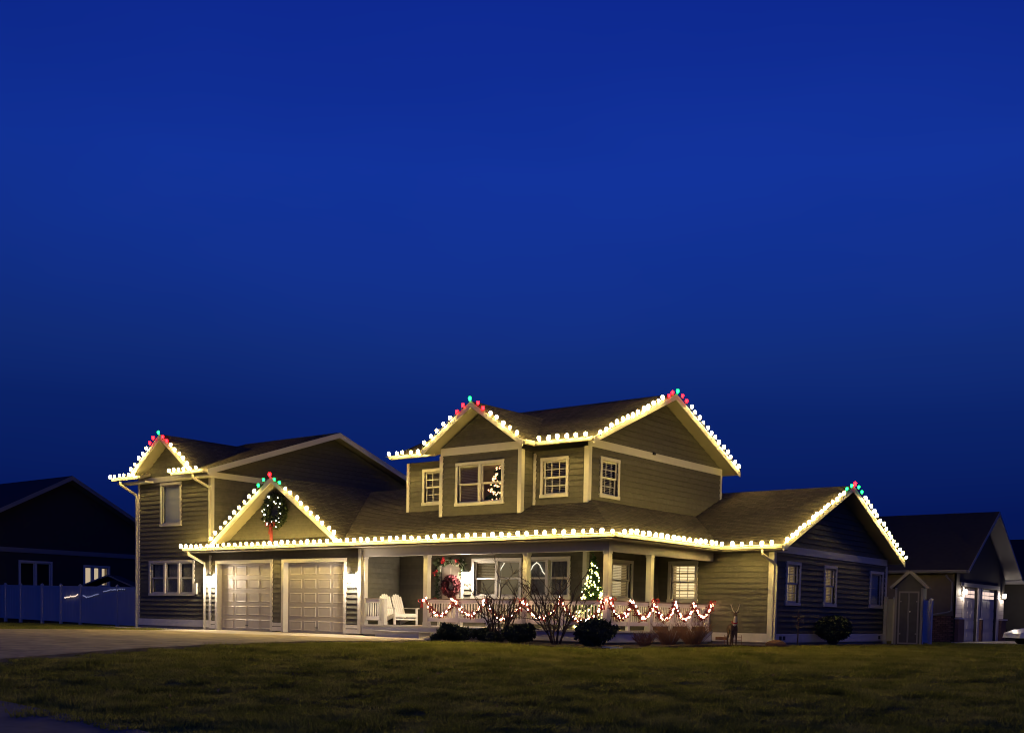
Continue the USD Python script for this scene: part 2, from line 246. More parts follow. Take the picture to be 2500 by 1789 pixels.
# ------------------------------------------------------------------ the ground
def gz(x, y):
    x, y = np.asarray(x, float), np.asarray(y, float); q = (x - 2.5) * .55 - (y - 6) * .835
    s = np.clip((q - 6.2) / 24, 0, 1); return -.46 - .80 * s * s * (3 - 2 * s) + .012 * np.sin(x * .9 + 1) * np.sin(y * .7)
def relief(x, y): return .07 * (meshkit.fbm(np.stack([np.asarray(x) * 1.1, np.asarray(y) * 1.1, 0 * np.asarray(x)], -1), 4) - .5)
def sheet(x0, x1, y0, y1, st, zf, keep=None):
    xs, ys = np.arange(x0, x1 + 1e-6, st), np.arange(y0, y1 + 1e-6, st); X, Y = np.meshgrid(xs, ys, indexing='ij'); v = np.stack([X, Y, zf(X, Y)], -1).reshape(-1, 3); n = len(ys)
    i, j = np.meshgrid(np.arange(len(xs) - 1), np.arange(n - 1), indexing='ij'); a = (i * n + j).ravel(); f = np.stack([a, a + n, a + n + 1, a + 1], 1)
    if keep is not None:
        c = v[f].mean(1); f = f[keep(c[:, 0], c[:, 1])]
    return v, f
lawn_v, lawn_f = sheet(-60, 60, -60, 80, .4, lambda x, y: gz(x, y) - .012 + relief(x, y))
# far apron of the ground out to the horizon
mb = MB().add(lawn_v, np.vstack([lawn_f[:, [0, 1, 2]], lawn_f[:, [0, 2, 3]]]))
for (a, b, c, d) in ((-900, -60, -900, 900), (60, 900, -900, 900), (-60, 60, -900, -60), (-60, 60, 80, 900)):
    mb.add([(a, c, -.62), (b, c, -.62), (b, d, -.62), (a, d, -.62)], [(0, 1, 2), (0, 2, 3)])
struct(mb.obj('lawn', 'lawn'))
def plan(poly, zf, m, name, lift, thick=.05, st=.6, skirt=True):
    """flat sheet following the ground with a real edge"""
    P = Polygon(poly); b = P.bounds; mb = MB(); xs = np.arange(math.floor(b[0] / st) * st, b[2] + st, st); ys = np.arange(math.floor(b[1] / st) * st, b[3] + st, st)
    for x in xs:
        col = P.intersection(sbox(x, b[1] - 1, x + st, b[3] + 1))
        if col.is_empty: continue
        for y in ys:
            for p in polys(col.intersection(sbox(x, y, x + st, y + st))):
                t = trimesh.creation.extrude_polygon(clean(p), 1., engine='earcut'); v = np.array(t.vertices); v[:, 2] = zf(v[:, 0], v[:, 1]) + np.where(v[:, 2] > .5, lift, lift - thick); mb.add(v, t.faces)
    return struct(mb.obj(name, m))
DRIVE = [(-19.6, -20.6), (-19.2, -2.4), (-19.2, -2.9), (-4.2, -2.9), (-4.6, -4.0), (-4.9, -6.5), (-4.3, -12), (-2.8, -20.6)]
plan(DRIVE, lambda x, y: gz(x, y), 'drive', 'driveway', 0.065, 0.15000000000000002)
APR = [(-18.75, .15), (-18.75, -2.6), (-8.2, -2.75), (-6.3, -2.6), (-5.5, -1.9), (-5.7, -1.0), (-10.0, -.35), (-10.0, .15)]
plan(APR, lambda x, y: -.378 + .012 * np.clip(y, -3, 0), 'conc', 'apron', 0., .14)
BED = [(-5.4, -.02), (-5.6, -1.6), (-4.4, -2.3), (-2, -2.45), (0.2, -2.6), (1.6, -2.5), (2.1, -1.2), (1.5, .8), (1.25, 3.0), (1.5, 5.2), (2.9, 5.3), (3.3, 7), (3.3, 16.4), (1.9, 16.4), (1.9, 6.4), (.0, 6.4), (-.05, -.02)]
plan(BED, lambda x, y: gz(x, y), 'mulch', 'planting_bed', 0.060000000000000005, 0.11)
plan([(-60, -40), (60, -40), (60, -29.2), (-60, -29.2)], lambda x, y: gz(x, y), 'street', 'street', 0.047, 0.09, 2.)
plan([(2.0, -25), (8.3, -25), (6.6, -19.5), (2.0, -19.2)], lambda x, y: gz(x, y), 'street', 'pavement', 0.05500000000000001, 0.11, .8)

# ------------------------------------------------------------------ the house
H = thing('house', 'taupe two storey house with wrap-around porch, twin garage doors and lit gables', 'house')
xG, yM, xM, yW, xR, yR, xU, yU, yB = -10.143, 1.911, -2.104, 6.262, 2.126, 16.17, -2.104, 1.911, 1.293
LF, GF, MF, WF, UF, BF = Facade('F', 0.), Facade('F', 0.), Facade('F', yM), Facade('F', yW), Facade('F', yU), Facade('F', yB)
GS, MS, WS, US, LS, BS = Facade('S', xG), Facade('S', xM), Facade('S', xR), Facade('S', xU), Facade('S', -18.479), Facade('S', -4.269)
# left wing, front
L0, L1 = -23.281, -18.479
wLt, wLu = (-22.513, -19.475, .935, 2.345), (-21.748, -20.34, 3.711, 5.453)
wall(H, LF, Polygon([(L0, -.01), (L1, -.01), (L1, 5.5), (L0, 5.5)]), [hole(*wLt), hole(*wLu)])
wall(H, LF, Polygon([(-23.0, 5.7), (-19.0, 5.7), (-21.0, 7.14)]), [], base=5.7)
wall(H, LS, Polygon([(0, -.3), (12.4, -.3), (12.4, 5.5), (0, 5.5)]), [], base=-.01)
wall(H, LS, Polygon([(0, 5.5), (12.4, 5.5), (12.4, 5.7), (6.18, 7.8), (0, 5.7)]), [], base=5.51)
MB().box(L0 + .0, L0 + .1, .13, 12.4, -.4, 5.7).obj('wall', 'siding', H); MB().box(L0 + .1, L1 - .13, 12.3, 12.4, -.4, 5.7).obj('wall', 'siding', H)
window(H, LF, *wLt, cols=3, curtain=True, room='dark'); window(H, LF, *wLu, hung=False, shade=True)
LF.box(MB(), L0, L1, 5.5, 5.71, 0, .05).obj('frieze', 'trim', H)
LS.box(MB(), -.05, 12.4, 5.5, 5.72, .0, .05).obj('frieze', 'trim', H)
LF.box(MB(), L0, L1, -.28, -.012, -.0, .045).obj('base_trim', 'skirt', H); LF.box(MB(), L0 + .02, L1, -.6, -.28, -.05, .0).obj('foundation', 'found', H)
mb = MB(); LF.box(mb, L0 - .02, L0 + .09, -.01, 5.5, 0, .05); mb.obj('corner_board', 'trim', H)
mb = MB(); LF.box(mb, L1 - .1, L1 + .05, 2.9, 5.5, 0.003, .05); LS.box(mb, 0.003, .12, 2.9, 5.5, .0, .048); mb.obj('corner_board', 'trim', H)
# garage
D1, D2 = (-18.144, -14.745, -.375, 2.29), (-14.249, -10.829, -.375, 2.28)
wall(H, GF, Polygon([(L1, -.35), (xG, -.35), (xG, 2.6), (L1, 2.6)]), [(D1[0] + .12, -1, D1[1] - .12, D1[3] - .12), (D2[0] + .12, -1, D2[1] - .12, D2[3] - .12)])
wall(H, GF, Polygon([(-17.6, 2.98), (-10.8, 2.98), (-14.2, 5.08)]), [], base=2.98)
GARAGE = []
for D in (D1, D2):
    c = .125; u0, u1, z1 = D[0], D[1], D[3]
    mb = MB(); GF.box(mb, u0, u1, z1 - c, z1, 0, .05); GF.box(mb, u0, u0 + c, -.36, z1 - c, 0, .046); GF.box(mb, u1 - c, u1, -.36, z1 - c, 0, .046)
    GF.box(mb, u0 + c - .012, u0 + c, -.37, z1 - c, -.19, 0); GF.box(mb, u1 - c, u1 - c + .012, -.37, z1 - c, -.19, 0); GF.box(mb, u0 + c, u1 - c, z1 - c, z1 - c + .012, -.19, 0); mb.obj('garage_door_frame', 'trim', H)
    a, b = u0 + c, u1 - c; za, zb = -.37, z1 - c - .01
    d = GF.box(MB(), a, b, za, zb, -.24, -.20).obj('garage_door', 'door', H)
    nrow, ncol = 5, 4; hh = (zb - za) / nrow
    for r_ in range(nrow):
        s0, s1 = za + r_ * hh + .006, za + (r_ + 1) * hh - .006
        GF.box(MB(), a + .003, b - .003, s0, s1, -.199, -.178).obj('door_section', 'door', d)
        pw = (b - a - .10) / ncol
        for k in range(ncol):
            p0, p1 = a + .05 + k * pw + .06, a + .05 + (k + 1) * pw - .06; q0, q1 = s0 + .07, s1 - .07; e = .045
            ring = [(p0, q0, -.178), (p1, q0, -.178), (p1, q1, -.178), (p0, q1, -.178), (p0 + e * .5, q0 + e * .5, -.158), (p1 - e * .5, q0 + e * .5, -.158), (p1 - e * .5, q1 - e * .5, -.158), (p0 + e * .5, q1 - e * .5, -.158),
                    (p0 + e, q0 + e, -.168), (p1 - e, q0 + e, -.168), (p1 - e, q1 - e, -.168), (p0 + e, q1 - e, -.168)]
            v = [GF.map(*t) for t in ring]; f = []
            for o in (0, 4):
                for i in range(4): j = (i + 1) % 4; f += [(o + i, o + j, o + 4 + j), (o + i, o + 4 + j, o + 4 + i)]
            f += [(8, 9, 10), (8, 10, 11)]
            MB().add(v, f).obj('door_panel', 'door', d)
    GF.box(MB(), (a + b) / 2 - .08, (a + b) / 2 + .08, za + .18, za + .21, -.178, -.14).obj('handle', 'black', d)
for (a, b) in ((L1 + .02, D1[0] - .003), (D1[1] + .003, D2[0] - .003), (D2[1] + .003, xG - .0)): GF.box(MB(), a, b, -.33, -.03, 0, .04).obj('base_trim', 'skirt', H)
mb = MB(); GF.box(mb, xG - .10, xG + .045, -.33, 2.58, .003, .052); GS.box(mb, .003, .1, -.03, 2.58, 0, .045); mb.obj('corner_board', 'trim', H)
GF.box(MB(), L1 - .05, L1 + .08, -.33, 2.5, .003, .048).obj('corner_board', 'trim', H)
wall(H, GS, Polygon([(0.13, -.01), (yM, -.01), (yM, 2.56), (.13, 2.56)]), [])
# main floor behind the porch
DO = (-8.28, -7.12, -.01, 2.27); w1, w2 = (-6.75, -4.62, .935, 2.28), (-4.53, -2.68, .935, 2.29)
wall(H, MF, Polygon([(xG, -.01), (xM, -.01), (xM, 2.56), (xG, 2.56)]), [(DO[0] + .1, -1, DO[1] - .1, DO[3] - .11), hole(*w1), hole(*w2)])
window(H, MF, *w1, cols=2, blind=(0,), room='room', curtain=False, halfblind=.55, emit='litfaint'); window(H, MF, *w2, cols=2, room='room', curtain=True, emit='litfaint')
mb = MB(); MF.box(mb, DO[0], DO[0] + .1, 0, DO[3] - .11, 0, .05); MF.box(mb, DO[1] - .1, DO[1], 0, DO[3] - .11, 0, .05); MF.box(mb, DO[0], DO[1], DO[3] - .11, DO[3], 0, .055); mb.obj('door_frame', 'trim', H)
fd = MF.box(MB(), DO[0] + .1, DO[1] - .1, 0, DO[3] - .11, -.10, -.05).obj('front_door', 'frontdoor', H)
for (a, b) in ((.15, .75), (.9, 2.0)):
    for k in (0, 1): MF.box(MB(), DO[0] + .2 + k * .41, DO[0] + .52 + k * .41, a, b, -.05, -.035).obj('door_panel', 'frontdoor', fd)
MB().tm(trimesh.creation.icosphere(subdivisions=1, radius=.035).apply_translation((DO[1] - .17, yM - .0, 1.0))).obj('handle', 'black', fd)
mb = MB(); MF.box(mb, xM - .1, xM + .045, 0, 2.55, .003, .05); MS.box(mb, yM + .003, yM + .1, 0, 2.55, 0, .045); mb.obj('corner_board', 'trim', H)
ws = (3.23, 4.57, .95, 2.265)
wall(H, MS, Polygon([(yM, -.01), (yW, -.01), (yW, 2.56), (yM, 2.56)]), [hole(*ws)]); window(H, MS, *ws, blind=True, room='room', emit='litdim')
# right wing
wf = (-1.70, -.565, .945, 2.328)
wall(H, WF, Polygon([(xM, -.02), (xR, -.02), (xR, 2.57), (xM, 2.57)]), [hole(*wf)]); window(H, WF, *wf, grid='tb', blind=True, room='room', emit='lit')
wz = [(7.14, 8.27, .90, 2.336), (10.205, 11.305, .918, 2.345), (14.45, 15.82, .94, 2.335)]
wall(H, WS, Polygon([(yW, -.02), (yR, -.02), (yR, 2.57), (yW, 2.57)]), [hole(*w) for w in wz])
wall(H, WS, Polygon([(yW, 2.82), (yR, 2.82), (11.2, 4.93)]), [], base=2.82)
for i, w in enumerate(wz): window(H, WS, *w, grid='tb' if i < 2 else '', hung=i < 2, blind=i < 2, room='room' if i < 2 else 'dark', emit='litdim' if i < 2 else None, shade=i == 2)
WS.box(MB(), yW - .05, yR, 2.585, 2.82, 0, .05).obj('frieze', 'trim', H)
mb = MB(); WF.box(mb, xR - .13, xR + .05, -.31, 2.57, .003, .055); WS.box(mb, yW - .003, yW + .12, -.31, 2.57, 0, .05); mb.obj('corner_board', 'trim', H)
WS.box(MB(), yR - .12, yR + .04, -.31, 2.57, .003, .055).obj('corner_board', 'trim', H)
WF.box(MB(), .02, xR - .13, -.31, -.025, 0, .045).obj('base_trim', 'skirt', H); WS.box(MB(), yW + .12, yR - .12, -.31, -.025, 0, .045).obj('base_trim', 'skirt', H)
mb = MB(); WF.box(mb, .02, xR - .02, -.7, -.315, -.12, -.03); WS.box(mb, yW + .12, yR, -.7, -.315, -.12, -.03); mb.obj('foundation', 'found', H)
MB().box(xM, xR - .13, yR - .1, yR - .003, -.3, 4.0).obj('wall', 'siding', H)
for (fa, u, z, w_, h_) in ((WS, 6.85, -.17, .18, .13), (WS, 7.12, -.17, .18, .13), (WS, 15.6, -.17, .2, .13), (WF, .38, -.22, .42, .10)):
    mb = MB(); fa.box(mb, u - w_ / 2, u + w_ / 2, z - h_ / 2, z + h_ / 2, .046, .052)
    for k in range(4): fa.box(mb, u - w_ / 2 + .01, u + w_ / 2 - .01, z - h_ / 2 + .012 + k * h_ / 4.4, z - h_ / 2 + .024 + k * h_ / 4.4, .052, .062)
    mb.obj('vent', 'black' if fa is WS else 'twig', H)
# upper storey
wu1, wu2, wu3, wb = (-9.08, -7.9, 4.15, 5.405), (-3.93, -2.83, 4.166, 5.43), (2.515, 3.63, 4.173, 5.445), (-7.008, -4.942, 3.985, 5.404)
wall(H, UF, Polygon([(-9.795, 3.7), (xU, 3.7), (xU, 5.66), (-9.795, 5.66)]), [hole(*wu1), hole(*wu2), (-7.4, 3.72, -4.5, 5.6)], base=3.95); window(H, UF, *wu1, grid='tb', blind=True, room='room'); window(H, UF, *wu2, grid='tb', blind=True, room='dark')
wall(H, US, Polygon([(yU, 3.5), (10.515, 3.5), (10.515, 5.69), (yU, 5.69)]), [hole(*wu3)], base=3.95); window(H, US, *wu3, grid='tb', blind=True, room='dark')
wall(H, US, Polygon([(yU, 5.93), (10.515, 5.93), (6.14, 7.75)]), [], base=5.93)
US.box(MB(), yU - .05, 10.515, 5.69, 5.93, 0, .05).obj('frieze', 'trim', H)
US.box(MB(), 5.6, 5.7, 5.86, 5.95, .05, .12).obj('junction_box', 'black', H)
MB().box(-9.795, -9.7, yU + .13, 10.5, 3.0, 5.7).obj('wall', 'siding', H); MB().box(-9.7, xU - .13, 10.4, 10.515, 3.0, 5.7).obj('wall', 'siding', H)
mb = MB(); UF.box(mb, xU - .13, xU + .05, 3.9, 5.69, .003, .05); US.box(mb, yU - .003, yU + .12, 3.9, 5.69, 0, .046); mb.obj('corner_board', 'trim', H)
UF.box(MB(), -9.83, -9.70, 3.9, 5.66, .003, .05).obj('corner_board', 'trim', H)
US.box(MB(), 10.42, 10.53, 3.8, 5.69, .003, .05).obj('corner_board', 'trim', H)
wall(H, BF, Polygon([(-7.676, 3.5), (-4.269, 3.5), (-4.269, 5.68), (-7.676, 5.68)]), [hole(*wb)], base=3.68); window(H, BF, *wb, cols=2, blind=(0,), room='room', depth=1.3)
wall(H, BF, Polygon([(-7.676, 5.93), (-4.269, 5.93), (-5.93, 7.0)]), [], base=5.93)
BF.box(MB(), -7.676, -4.269, 5.68, 5.93, 0, .05).obj('frieze', 'trim', H)
wall(H, BS, Polygon([(yB + .12, 3.5), (yU, 3.5), (yU, 5.68), (yB + .12, 5.68)]), [], base=3.68)
MB().box(-7.676, -7.57, yB + .12, yU, 3.4, 5.68).obj('wall', 'siding', H)
mb = MB(); BF.box(mb, -4.269 - .1, -4.269 + .05, 3.66, 5.68, .003, .05); BS.box(mb, yB - .003, yB + .12, 3.66, 5.68, 0, .046); mb.obj('corner_board', 'trim', H)
BF.box(MB(), -7.72, -7.58, 3.66, 5.68, .003, .05).obj('corner_board', 'trim', H)
UF.box(MB(), -4.22, -4.12, 3.92, 5.6, .003, .05).obj('corner_board', 'trim', H)
# roofs
EZ, EY = 2.765, -.565            # lower eave: height of the shingle edge and its line
m1, mw = .487, .43
roofplane(H, [(-19.42, EY), (.553, EY), (-2.3, EY + 2.853), (-2.3, 4.25), (-18.40, 4.25), (-18.40, -.05), (-19.42, -.05)], 'y+', EZ, EY, m1)
roofplane(H, [(.553, EY), (.553, 5.70), (-2.3, 5.70 + 2.853 * m1 / mw), (-2.3, EY + 2.853)], 'x-', EZ, .553, m1)
roofplane(H, [(.553, 5.70), (2.68, 5.70), (2.68, 11.2), (-6, 11.2), (-2.3, 5.70 + 2.853 * m1 / mw)], 'y+', EZ, 5.70, mw)
roofplane(H, [(2.68, 11.2), (2.68, 16.62), (-6, 16.62), (-6, 11.2)], 'y-', EZ + mw * 5.5, 11.2, mw)
roofplane(H, [(-18.35, 4.25), (-9.7, 4.25), (-9.7, 9.5), (-18.35, 9.5)], 'y-', EZ + m1 * (4.25 - EY), 4.25, m1)
WZ = EZ + mw * 5.5
# garage gable
gr, gs = 5.20, .655
roofplane(H, [(-14.2, -.58), (-10.62, -.58), (-10.62, -.33), (-14.2, 4.55)], 'x-', gr, -14.2, gs); roofplane(H, [(-14.2, -.58), (-14.2, 4.55), (-17.78, -.33), (-17.78, -.58)], 'x+', gr, -14.2, gs)
# left wing: main roof with the front gable over it
mL, EL = .338, 5.735
roofplane(H, [(-24.25, EY), (-22.45, EY), (-22.45, .02), (-20.15, .02), (-20.15, EY), (-17.95, EY), (-17.95, 6.18), (-24.25, 6.18)], 'y+', EL, EY, mL)
roofplane(H, [(-24.25, 6.18), (-17.95, 6.18), (-17.95, 12.93), (-24.25, 12.93)], 'y-', EL + mL * (6.18 - EY), 6.18, mL)
roofplane(H, [(-21., -.56), (-18.95, -.56), (-18.95, .2), (-21., 4.05)], 'x-', 7.28, -21., .715); roofplane(H, [(-21., -.56), (-21., 4.05), (-23.05, .2), (-23.05, -.56)], 'x+', 7.28, -21., .715)
# upper main roof with the front gable
EU, EUy = 5.86, 1.346
roofplane(H, [(-10.1, EUy), (-8.0, EUy), (-8.0, 1.4), (-5.92, 4.5), (-3.84, 1.4), (-3.84, EUy), (-1.55, EUy), (-1.55, 6.14), (-10.1, 6.14)], 'y+', EU, EUy, .43)
roofplane(H, [(-10.1, 6.14), (-1.55, 6.14), (-1.55, 10.93), (-10.1, 10.93)], 'y-', EU + .43 * (6.14 - EUy), 6.14, .43)
bz, bs = 7.26, .655
roofplane(H, [(-5.92, .729), (-3.78, .729), (-3.78, 1.36), (-5.92, 4.62)], 'x-', bz, -5.92, bs); roofplane(H, [(-5.92, .729), (-5.92, 4.62), (-8.06, 1.36), (-8.06, .729)], 'x+', bz, -5.92, bs)
# rakes
def gable_rakes(side, at, a0, a1, apex, z0, z1, **k):
    pt = (lambda a, z: (a, at, z)) if side == 'F' else (lambda a, z: (at, a, z)); o = (0, -1, 0) if side == 'F' else (1, 0, 0)
    rake(H, pt(a0, z0), pt(apex, z1), o, **k); rake(H, pt(apex, z1), pt(a1, z0), o, **k)
gable_rakes('S', 2.68, 5.70, 16.62, 11.2, EZ, WZ); gable_rakes('F', -.58, -17.78, -10.62, -14.2, gr - gs * 3.58, gr)
gable_rakes('F', -.565, -23.05, -18.95, -21., 7.28 - .715 * 2.05, 7.28); gable_rakes('S', -17.95, EY, 12.93, 6.18, EL, EL + mL * (6.18 - EY), h=.22)
gable_rakes('S', -1.55, EUy, 10.93, 6.14, EU, EU + .43 * (6.14 - EUy)); gable_rakes('F', .729, -8.06, -3.78, -5.92, bz - bs * 2.14, bz)
for at, a in ((2.68, -6),): pass
# gutters (their lower lip is the line seen from the street)
for p, q, o in (((-19.42, EY, EZ), (.553 + .11, EY, EZ), (0, -1, 0)), ((.553, EY - .11, EZ), (.553, 5.70, EZ), (1, 0, 0)), ((.553, 5.70, EZ), (2.72, 5.70, EZ), (0, -1, 0)),
                ((-24.28, EY, EL), (-22.4, EY, EL), (0, -1, 0)), ((-20.2, EY, EL), (-18.2, EY, EL), (0, -1, 0)), ((-10.12, EUy, EU), (-7.95, EUy, EU), (0, -1, 0)), ((-3.78, EUy, EU), (-1.55, EUy, EU), (0, -1, 0)), ((-3.78, .73, EU), (-3.78, 1.23, EU), (1, 0, 0))): gutter(H, p, q, o)
for mbx in (MB().box(L0 - .9, -22.2, -.43, 0, 5.49, 5.56), MB().box(-20.3, -18.0, -.43, 0, 5.49, 5.56)): mbx.obj('eave_return', 'trim', H)
MB().box(-19.40, .50, -.55, -.003, 2.60, 2.63).obj('soffit', 'soffit', H); MB().box(.003, .53, -.003, 5.72, 2.60, 2.63).obj('soffit', 'soffit', H); MB().box(.53, xR + .5, 5.73, yW - .06, 2.60, 2.628).obj('soffit', 'soffit', H)
downspout(H, [(-23.75, -.6, 5.58), (-23.72, -.58, 5.45), (-23.34, -.1, 5.05), (-23.33, -.09, 4.9), (-23.33, -.09, -.42)])
downspout(H, [(-18.85, -.6, 5.58), (-18.8, -.58, 5.44), (-18.42, -.1, 5.1), (-18.40, -.09, 4.9), (-18.40, -.09, 3.1)])
downspout(H, [(-19.1, -.6, 2.62), (-19.08, -.58, 2.5), (-18.75, -.1, 2.2), (-18.72, -.1, 2.0), (-18.72, -.1, -.40)])
downspout(H, [(2.02, 5.64, 2.62), (2.03, 5.66, 2.48), (2.24, 6.18, 2.18), (2.26, 6.22, 2.05), (2.26, 6.22, -.32), (2.32, 6.1, -.42)])
GF.box(MB(), -19.46, -19.24, 1.0, 1.42, .025, .12).obj('meter_box', 'gutter', H)
# porch
dk = None
for k in range(14):
    MB().box(xG + .05, .03, .0 + k * .137, .0 + k * .137 + .131, -.035, 0).obj('porch_board', 'deck', H)
for k in range(15):
    MB().box(-2.06 + k * .14, -2.06 + k * .14 + .134, yM + .01, yW - .03, -.035, 0).obj('porch_board', 'deck', H)
mb = MB(); mb.box(xG + .05, .035, -.035, -.002, -.05, -.003); mb.box(.032, .062, -.035, yW - .03, -.05, -.003); mb.obj('porch_nosing', 'trim', H)
mb = MB(); mb.box(xG + .05, 0., .0, .03, -.33, -.055); mb.box(-.03, 0., .03, yW - .04, -.33, -.055); mb.obj('porch_skirt', 'skirt', H)
mb = MB(); mb.box(xG + .05, -.10, .1, .2, -.7, -.33); mb.box(-.2, -.10, .2, yW - .1, -.7, -.33); mb.obj('foundation', 'found', H)
mb = MB(); mb.box(xG + .06, 0, 0, .2, 2.306, 2.574); mb.box(-.2, 0, .2, yW - .035, 2.306, 2.574); mb.obj('porch_beam', 'trim', H)
mb = MB(); mb.box(xG + .02, -.005, .005, yM - .03, 2.576, 2.60); mb.box(xM + .03, -.005, yM - .03, yW - .03, 2.576, 2.60); mb.obj('porch_ceiling', 'trim', H)
def post(x0, x1, y0, y1, z0=0., z1=2.305, cap=True):
    mb = MB(); mb.box(x0, x1, y0, y1, z0, z1); mb.box(x0 - .012, x1 + .012, y0 - .012, y1 + .012, z0 + .001, z0 + .12)
    if cap: mb.box(x0 - .015, x1 + .015, y0 - .015, y1 + .015, z1 - .07, z1 - .002)
    return mb.obj('porch_post', 'trim', H)
post(-7.235, -7.06, .01, .185); post(-3.13, -2.955, .01, .185); post(-.19, -.01, .01, .19); post(-.185, -.01, 2.34, 2.515); post(xG + .05, xG + .18, .01, .16)
def railing(p, q, posts, ends=True):
    p, q = np.array(p, float), np.array(q, float); L = np.linalg.norm(q - p); d = (q - p) / L; z = lambda h: np.array([0, 0, h])
    r = MB().bar(p + z(.80), q + z(.80), .05, .12).obj('railing', 'white', H)
    MB().bar(p + z(.877), q + z(.877), .13, .03).obj('top_rail', 'railcap', r); MB().bar(p + z(.215), q + z(.215), .05, .13).obj('bottom_rail', 'white', r)
    n = max(2, int(round(L / .115)))
    for i in range(1, n): c = p + d * L * i / n; MB().bar(c + z(.28), c + z(.74), .034, .034).obj('baluster', 'white', r)
    for t in posts: c = p + d * t; MB().bar(c + z(0), c + z(.86), .10, .10).obj('rail_post', 'white', r)
railing((-7.06, .1, 0), (-3.13, .1, 0), [1.27, 2.52]); railing((-2.955, .1, 0), (-.19, .1, 0), [1.30]); railing((-.1, .19, 0), (-.1, 2.34, 0), [1.05]); railing((-.1, 2.515, 0), (-.1, 6.2, 0), [1.22, 2.44, 3.6])
railing((xG + .18, .1, 0), (-9.29, .1, 0), []); post(-9.29, -9.20, .03, .17, 0, .88, False); post(-9.17, -9.03, .03, .17, 0, .88, False)
stp = MB().box(-8.93, -6.80, -.62, -.04, -.225, -.19).obj('porch_step', 'trim', H); MB().box(-8.86, -6.87, -.56, -.045, -.48, -.226).obj('riser', 'skirt', stp)
# house number under the right-hand lantern
t = meshkit.text_mesh('1426', .12, .012, bold=True); v = np.array(t.vertices); v[:, 0] -= v[:, 0].mean(); v = np.stack([v[:, 0], -.034 - v[:, 2], v[:, 1]], 1)
obj('house_number', (v + np.array([-10.47, 0, 1.20]), t.faces), 'black', H, label='black house number 1426')

# ------------------------------------------------------------------ lanterns
def lantern(loc, label, m='lamp', s=1., yaw_=0, group=None):
    L = thing('wall_lantern', label, 'lantern', group, loc, yaw_)      # built facing -y
    MB().box(-.05 * s, .05 * s, -.03, .0, -.12 * s, .14 * s).obj('back_plate', 'black', L)
    MB().tube([(0, -.03, .1 * s), (0, -.10 * s, .2 * s), (0, -.15 * s, .19 * s)], .012 * s).obj('bracket', 'black', L)
    mb = MB()
    for a in (-1, 1):
        for b in (-1, 1): mb.box(a * .075 * s - .008, a * .075 * s + .008, -.15 * s + b * .075 * s - .008, -.15 * s + b * .075 * s + .008, -.16 * s, .10 * s)
    for a in (-1, 1): mb.box(a * .083 * s - .007, a * .083 * s + .007, -.235 * s, -.065 * s, -.172 * s, -.16 * s); mb.box(-.076 * s, .076 * s, -.15 * s + a * .083 * s - .007, -.15 * s + a * .083 * s + .007, -.171 * s, -.161 * s)
    mb.obj('cage', 'black', L)
    c = trimesh.creation.cone(radius=.14 * s, height=.10 * s, sections=4); c.apply_transform(trimesh.transformations.rotation_matrix(math.pi / 4, (0, 0, 1))); c.apply_translation((0, -.15 * s, .10 * s)); MB().tm(c).obj('cap', 'black', L)
    MB().box(-.066 * s, .066 * s, -.216 * s, -.084 * s, -.157 * s, .095 * s).obj('lamp_glass', m, L)
    return L
lantern((-18.41, -.03, 1.60), 'glowing wall lantern left of the left garage door'); lantern((-10.47, -.03, 1.60), 'glowing wall lantern over the house number by the porch'); lantern((-6.93, yM - .03, 1.72), 'glowing wall lantern on the porch between front door and window')

# ------------------------------------------------------------------ light strings
def string(label, segs, sp=.33):
    """segs: (p, q, colours at start, colours at end) polylines in order"""
    S = thing('light_string', label, 'light string')
    cord = MB()
    for p, q, first, last in segs:
        p, q = np.array(p, float), np.array(q, float); L = np.linalg.norm(q - p); n = max(1, int(round(L / sp)))
        cord.tube([p - (0, 0, .075), q - (0, 0, .075)], .012, 5)
        for i in range(n):
            t = (i + .5) / n; c = p + (q - p) * t + nr.normal(0, .014, 3); m = 'bulb'
            if i < len(first): m = first[i]
            if n - 1 - i < len(last): m = last[n - 1 - i]
            ax = np.array([nr.normal(0, .22), nr.normal(0, .22), 1.]); ax /= np.linalg.norm(ax)
            obj('bulb', bulbmesh(c, .065 * nr.uniform(.86, 1.12), 1, 1.25, ax), m, S, smooth=True)
            cord.tube([c - ax * .095, c - ax * .05], .022, 6)
    cord.obj('cord', 'wire', S)
def bulb_at(S, c, m): obj('bulb', bulbmesh(c, .068), m, S, smooth=True)
R2, G2 = ['bred'] * 2, ['bgreen'] * 2
zo, yo = .05, -.815
string('light string along the lower eave from the garage to the right wing', [((-19.45, yo, 2.80), (.80, yo, 2.80), [], []), ((.80, yo + .2, 2.80), (.80, 5.40, 2.80), [], []), ((.88, 5.45, 2.80), (2.62, 5.45, 2.80), [], [])])
def gable_string(label, pt, a0, apex, a1, z0, z1, two, top, extra=()):
    k0, k1 = .17 / abs(apex - a0), .17 / abs(a1 - apex); e0, e1 = pt(apex + (a0 - apex) * k0, z1 + (z0 - z1) * k0), pt(apex + (a1 - apex) * k1, z1 + (z0 - z1) * k1); segs = [(pt(a0, z0), e0, [], two), (e1, pt(a1, z0), two, [])]
    string(label, list(extra[:1]) + segs + list(extra[1:])); bulb_at(stage.GetPrimAtPath(f'{W}/light_string' + (f'_{used[(W, "light_string")]:03d}' if used[(W, "light_string")] else '')), np.array(pt(apex, z1)) + (0, 0, -.03), top)
gable_string('light string on the right wing gable, green bulbs and a red tip', lambda a, z: (2.76, a, z), 5.75, 11.2, 16.6, EZ + .09, WZ + .10, G2, 'bred')
gable_string('light string on the garage gable, green bulbs and a red tip', lambda a, z: (a, -.66, z), -17.72, -14.2, -10.68, gr - gs * 3.5 + .08, gr + .10, G2, 'bred')
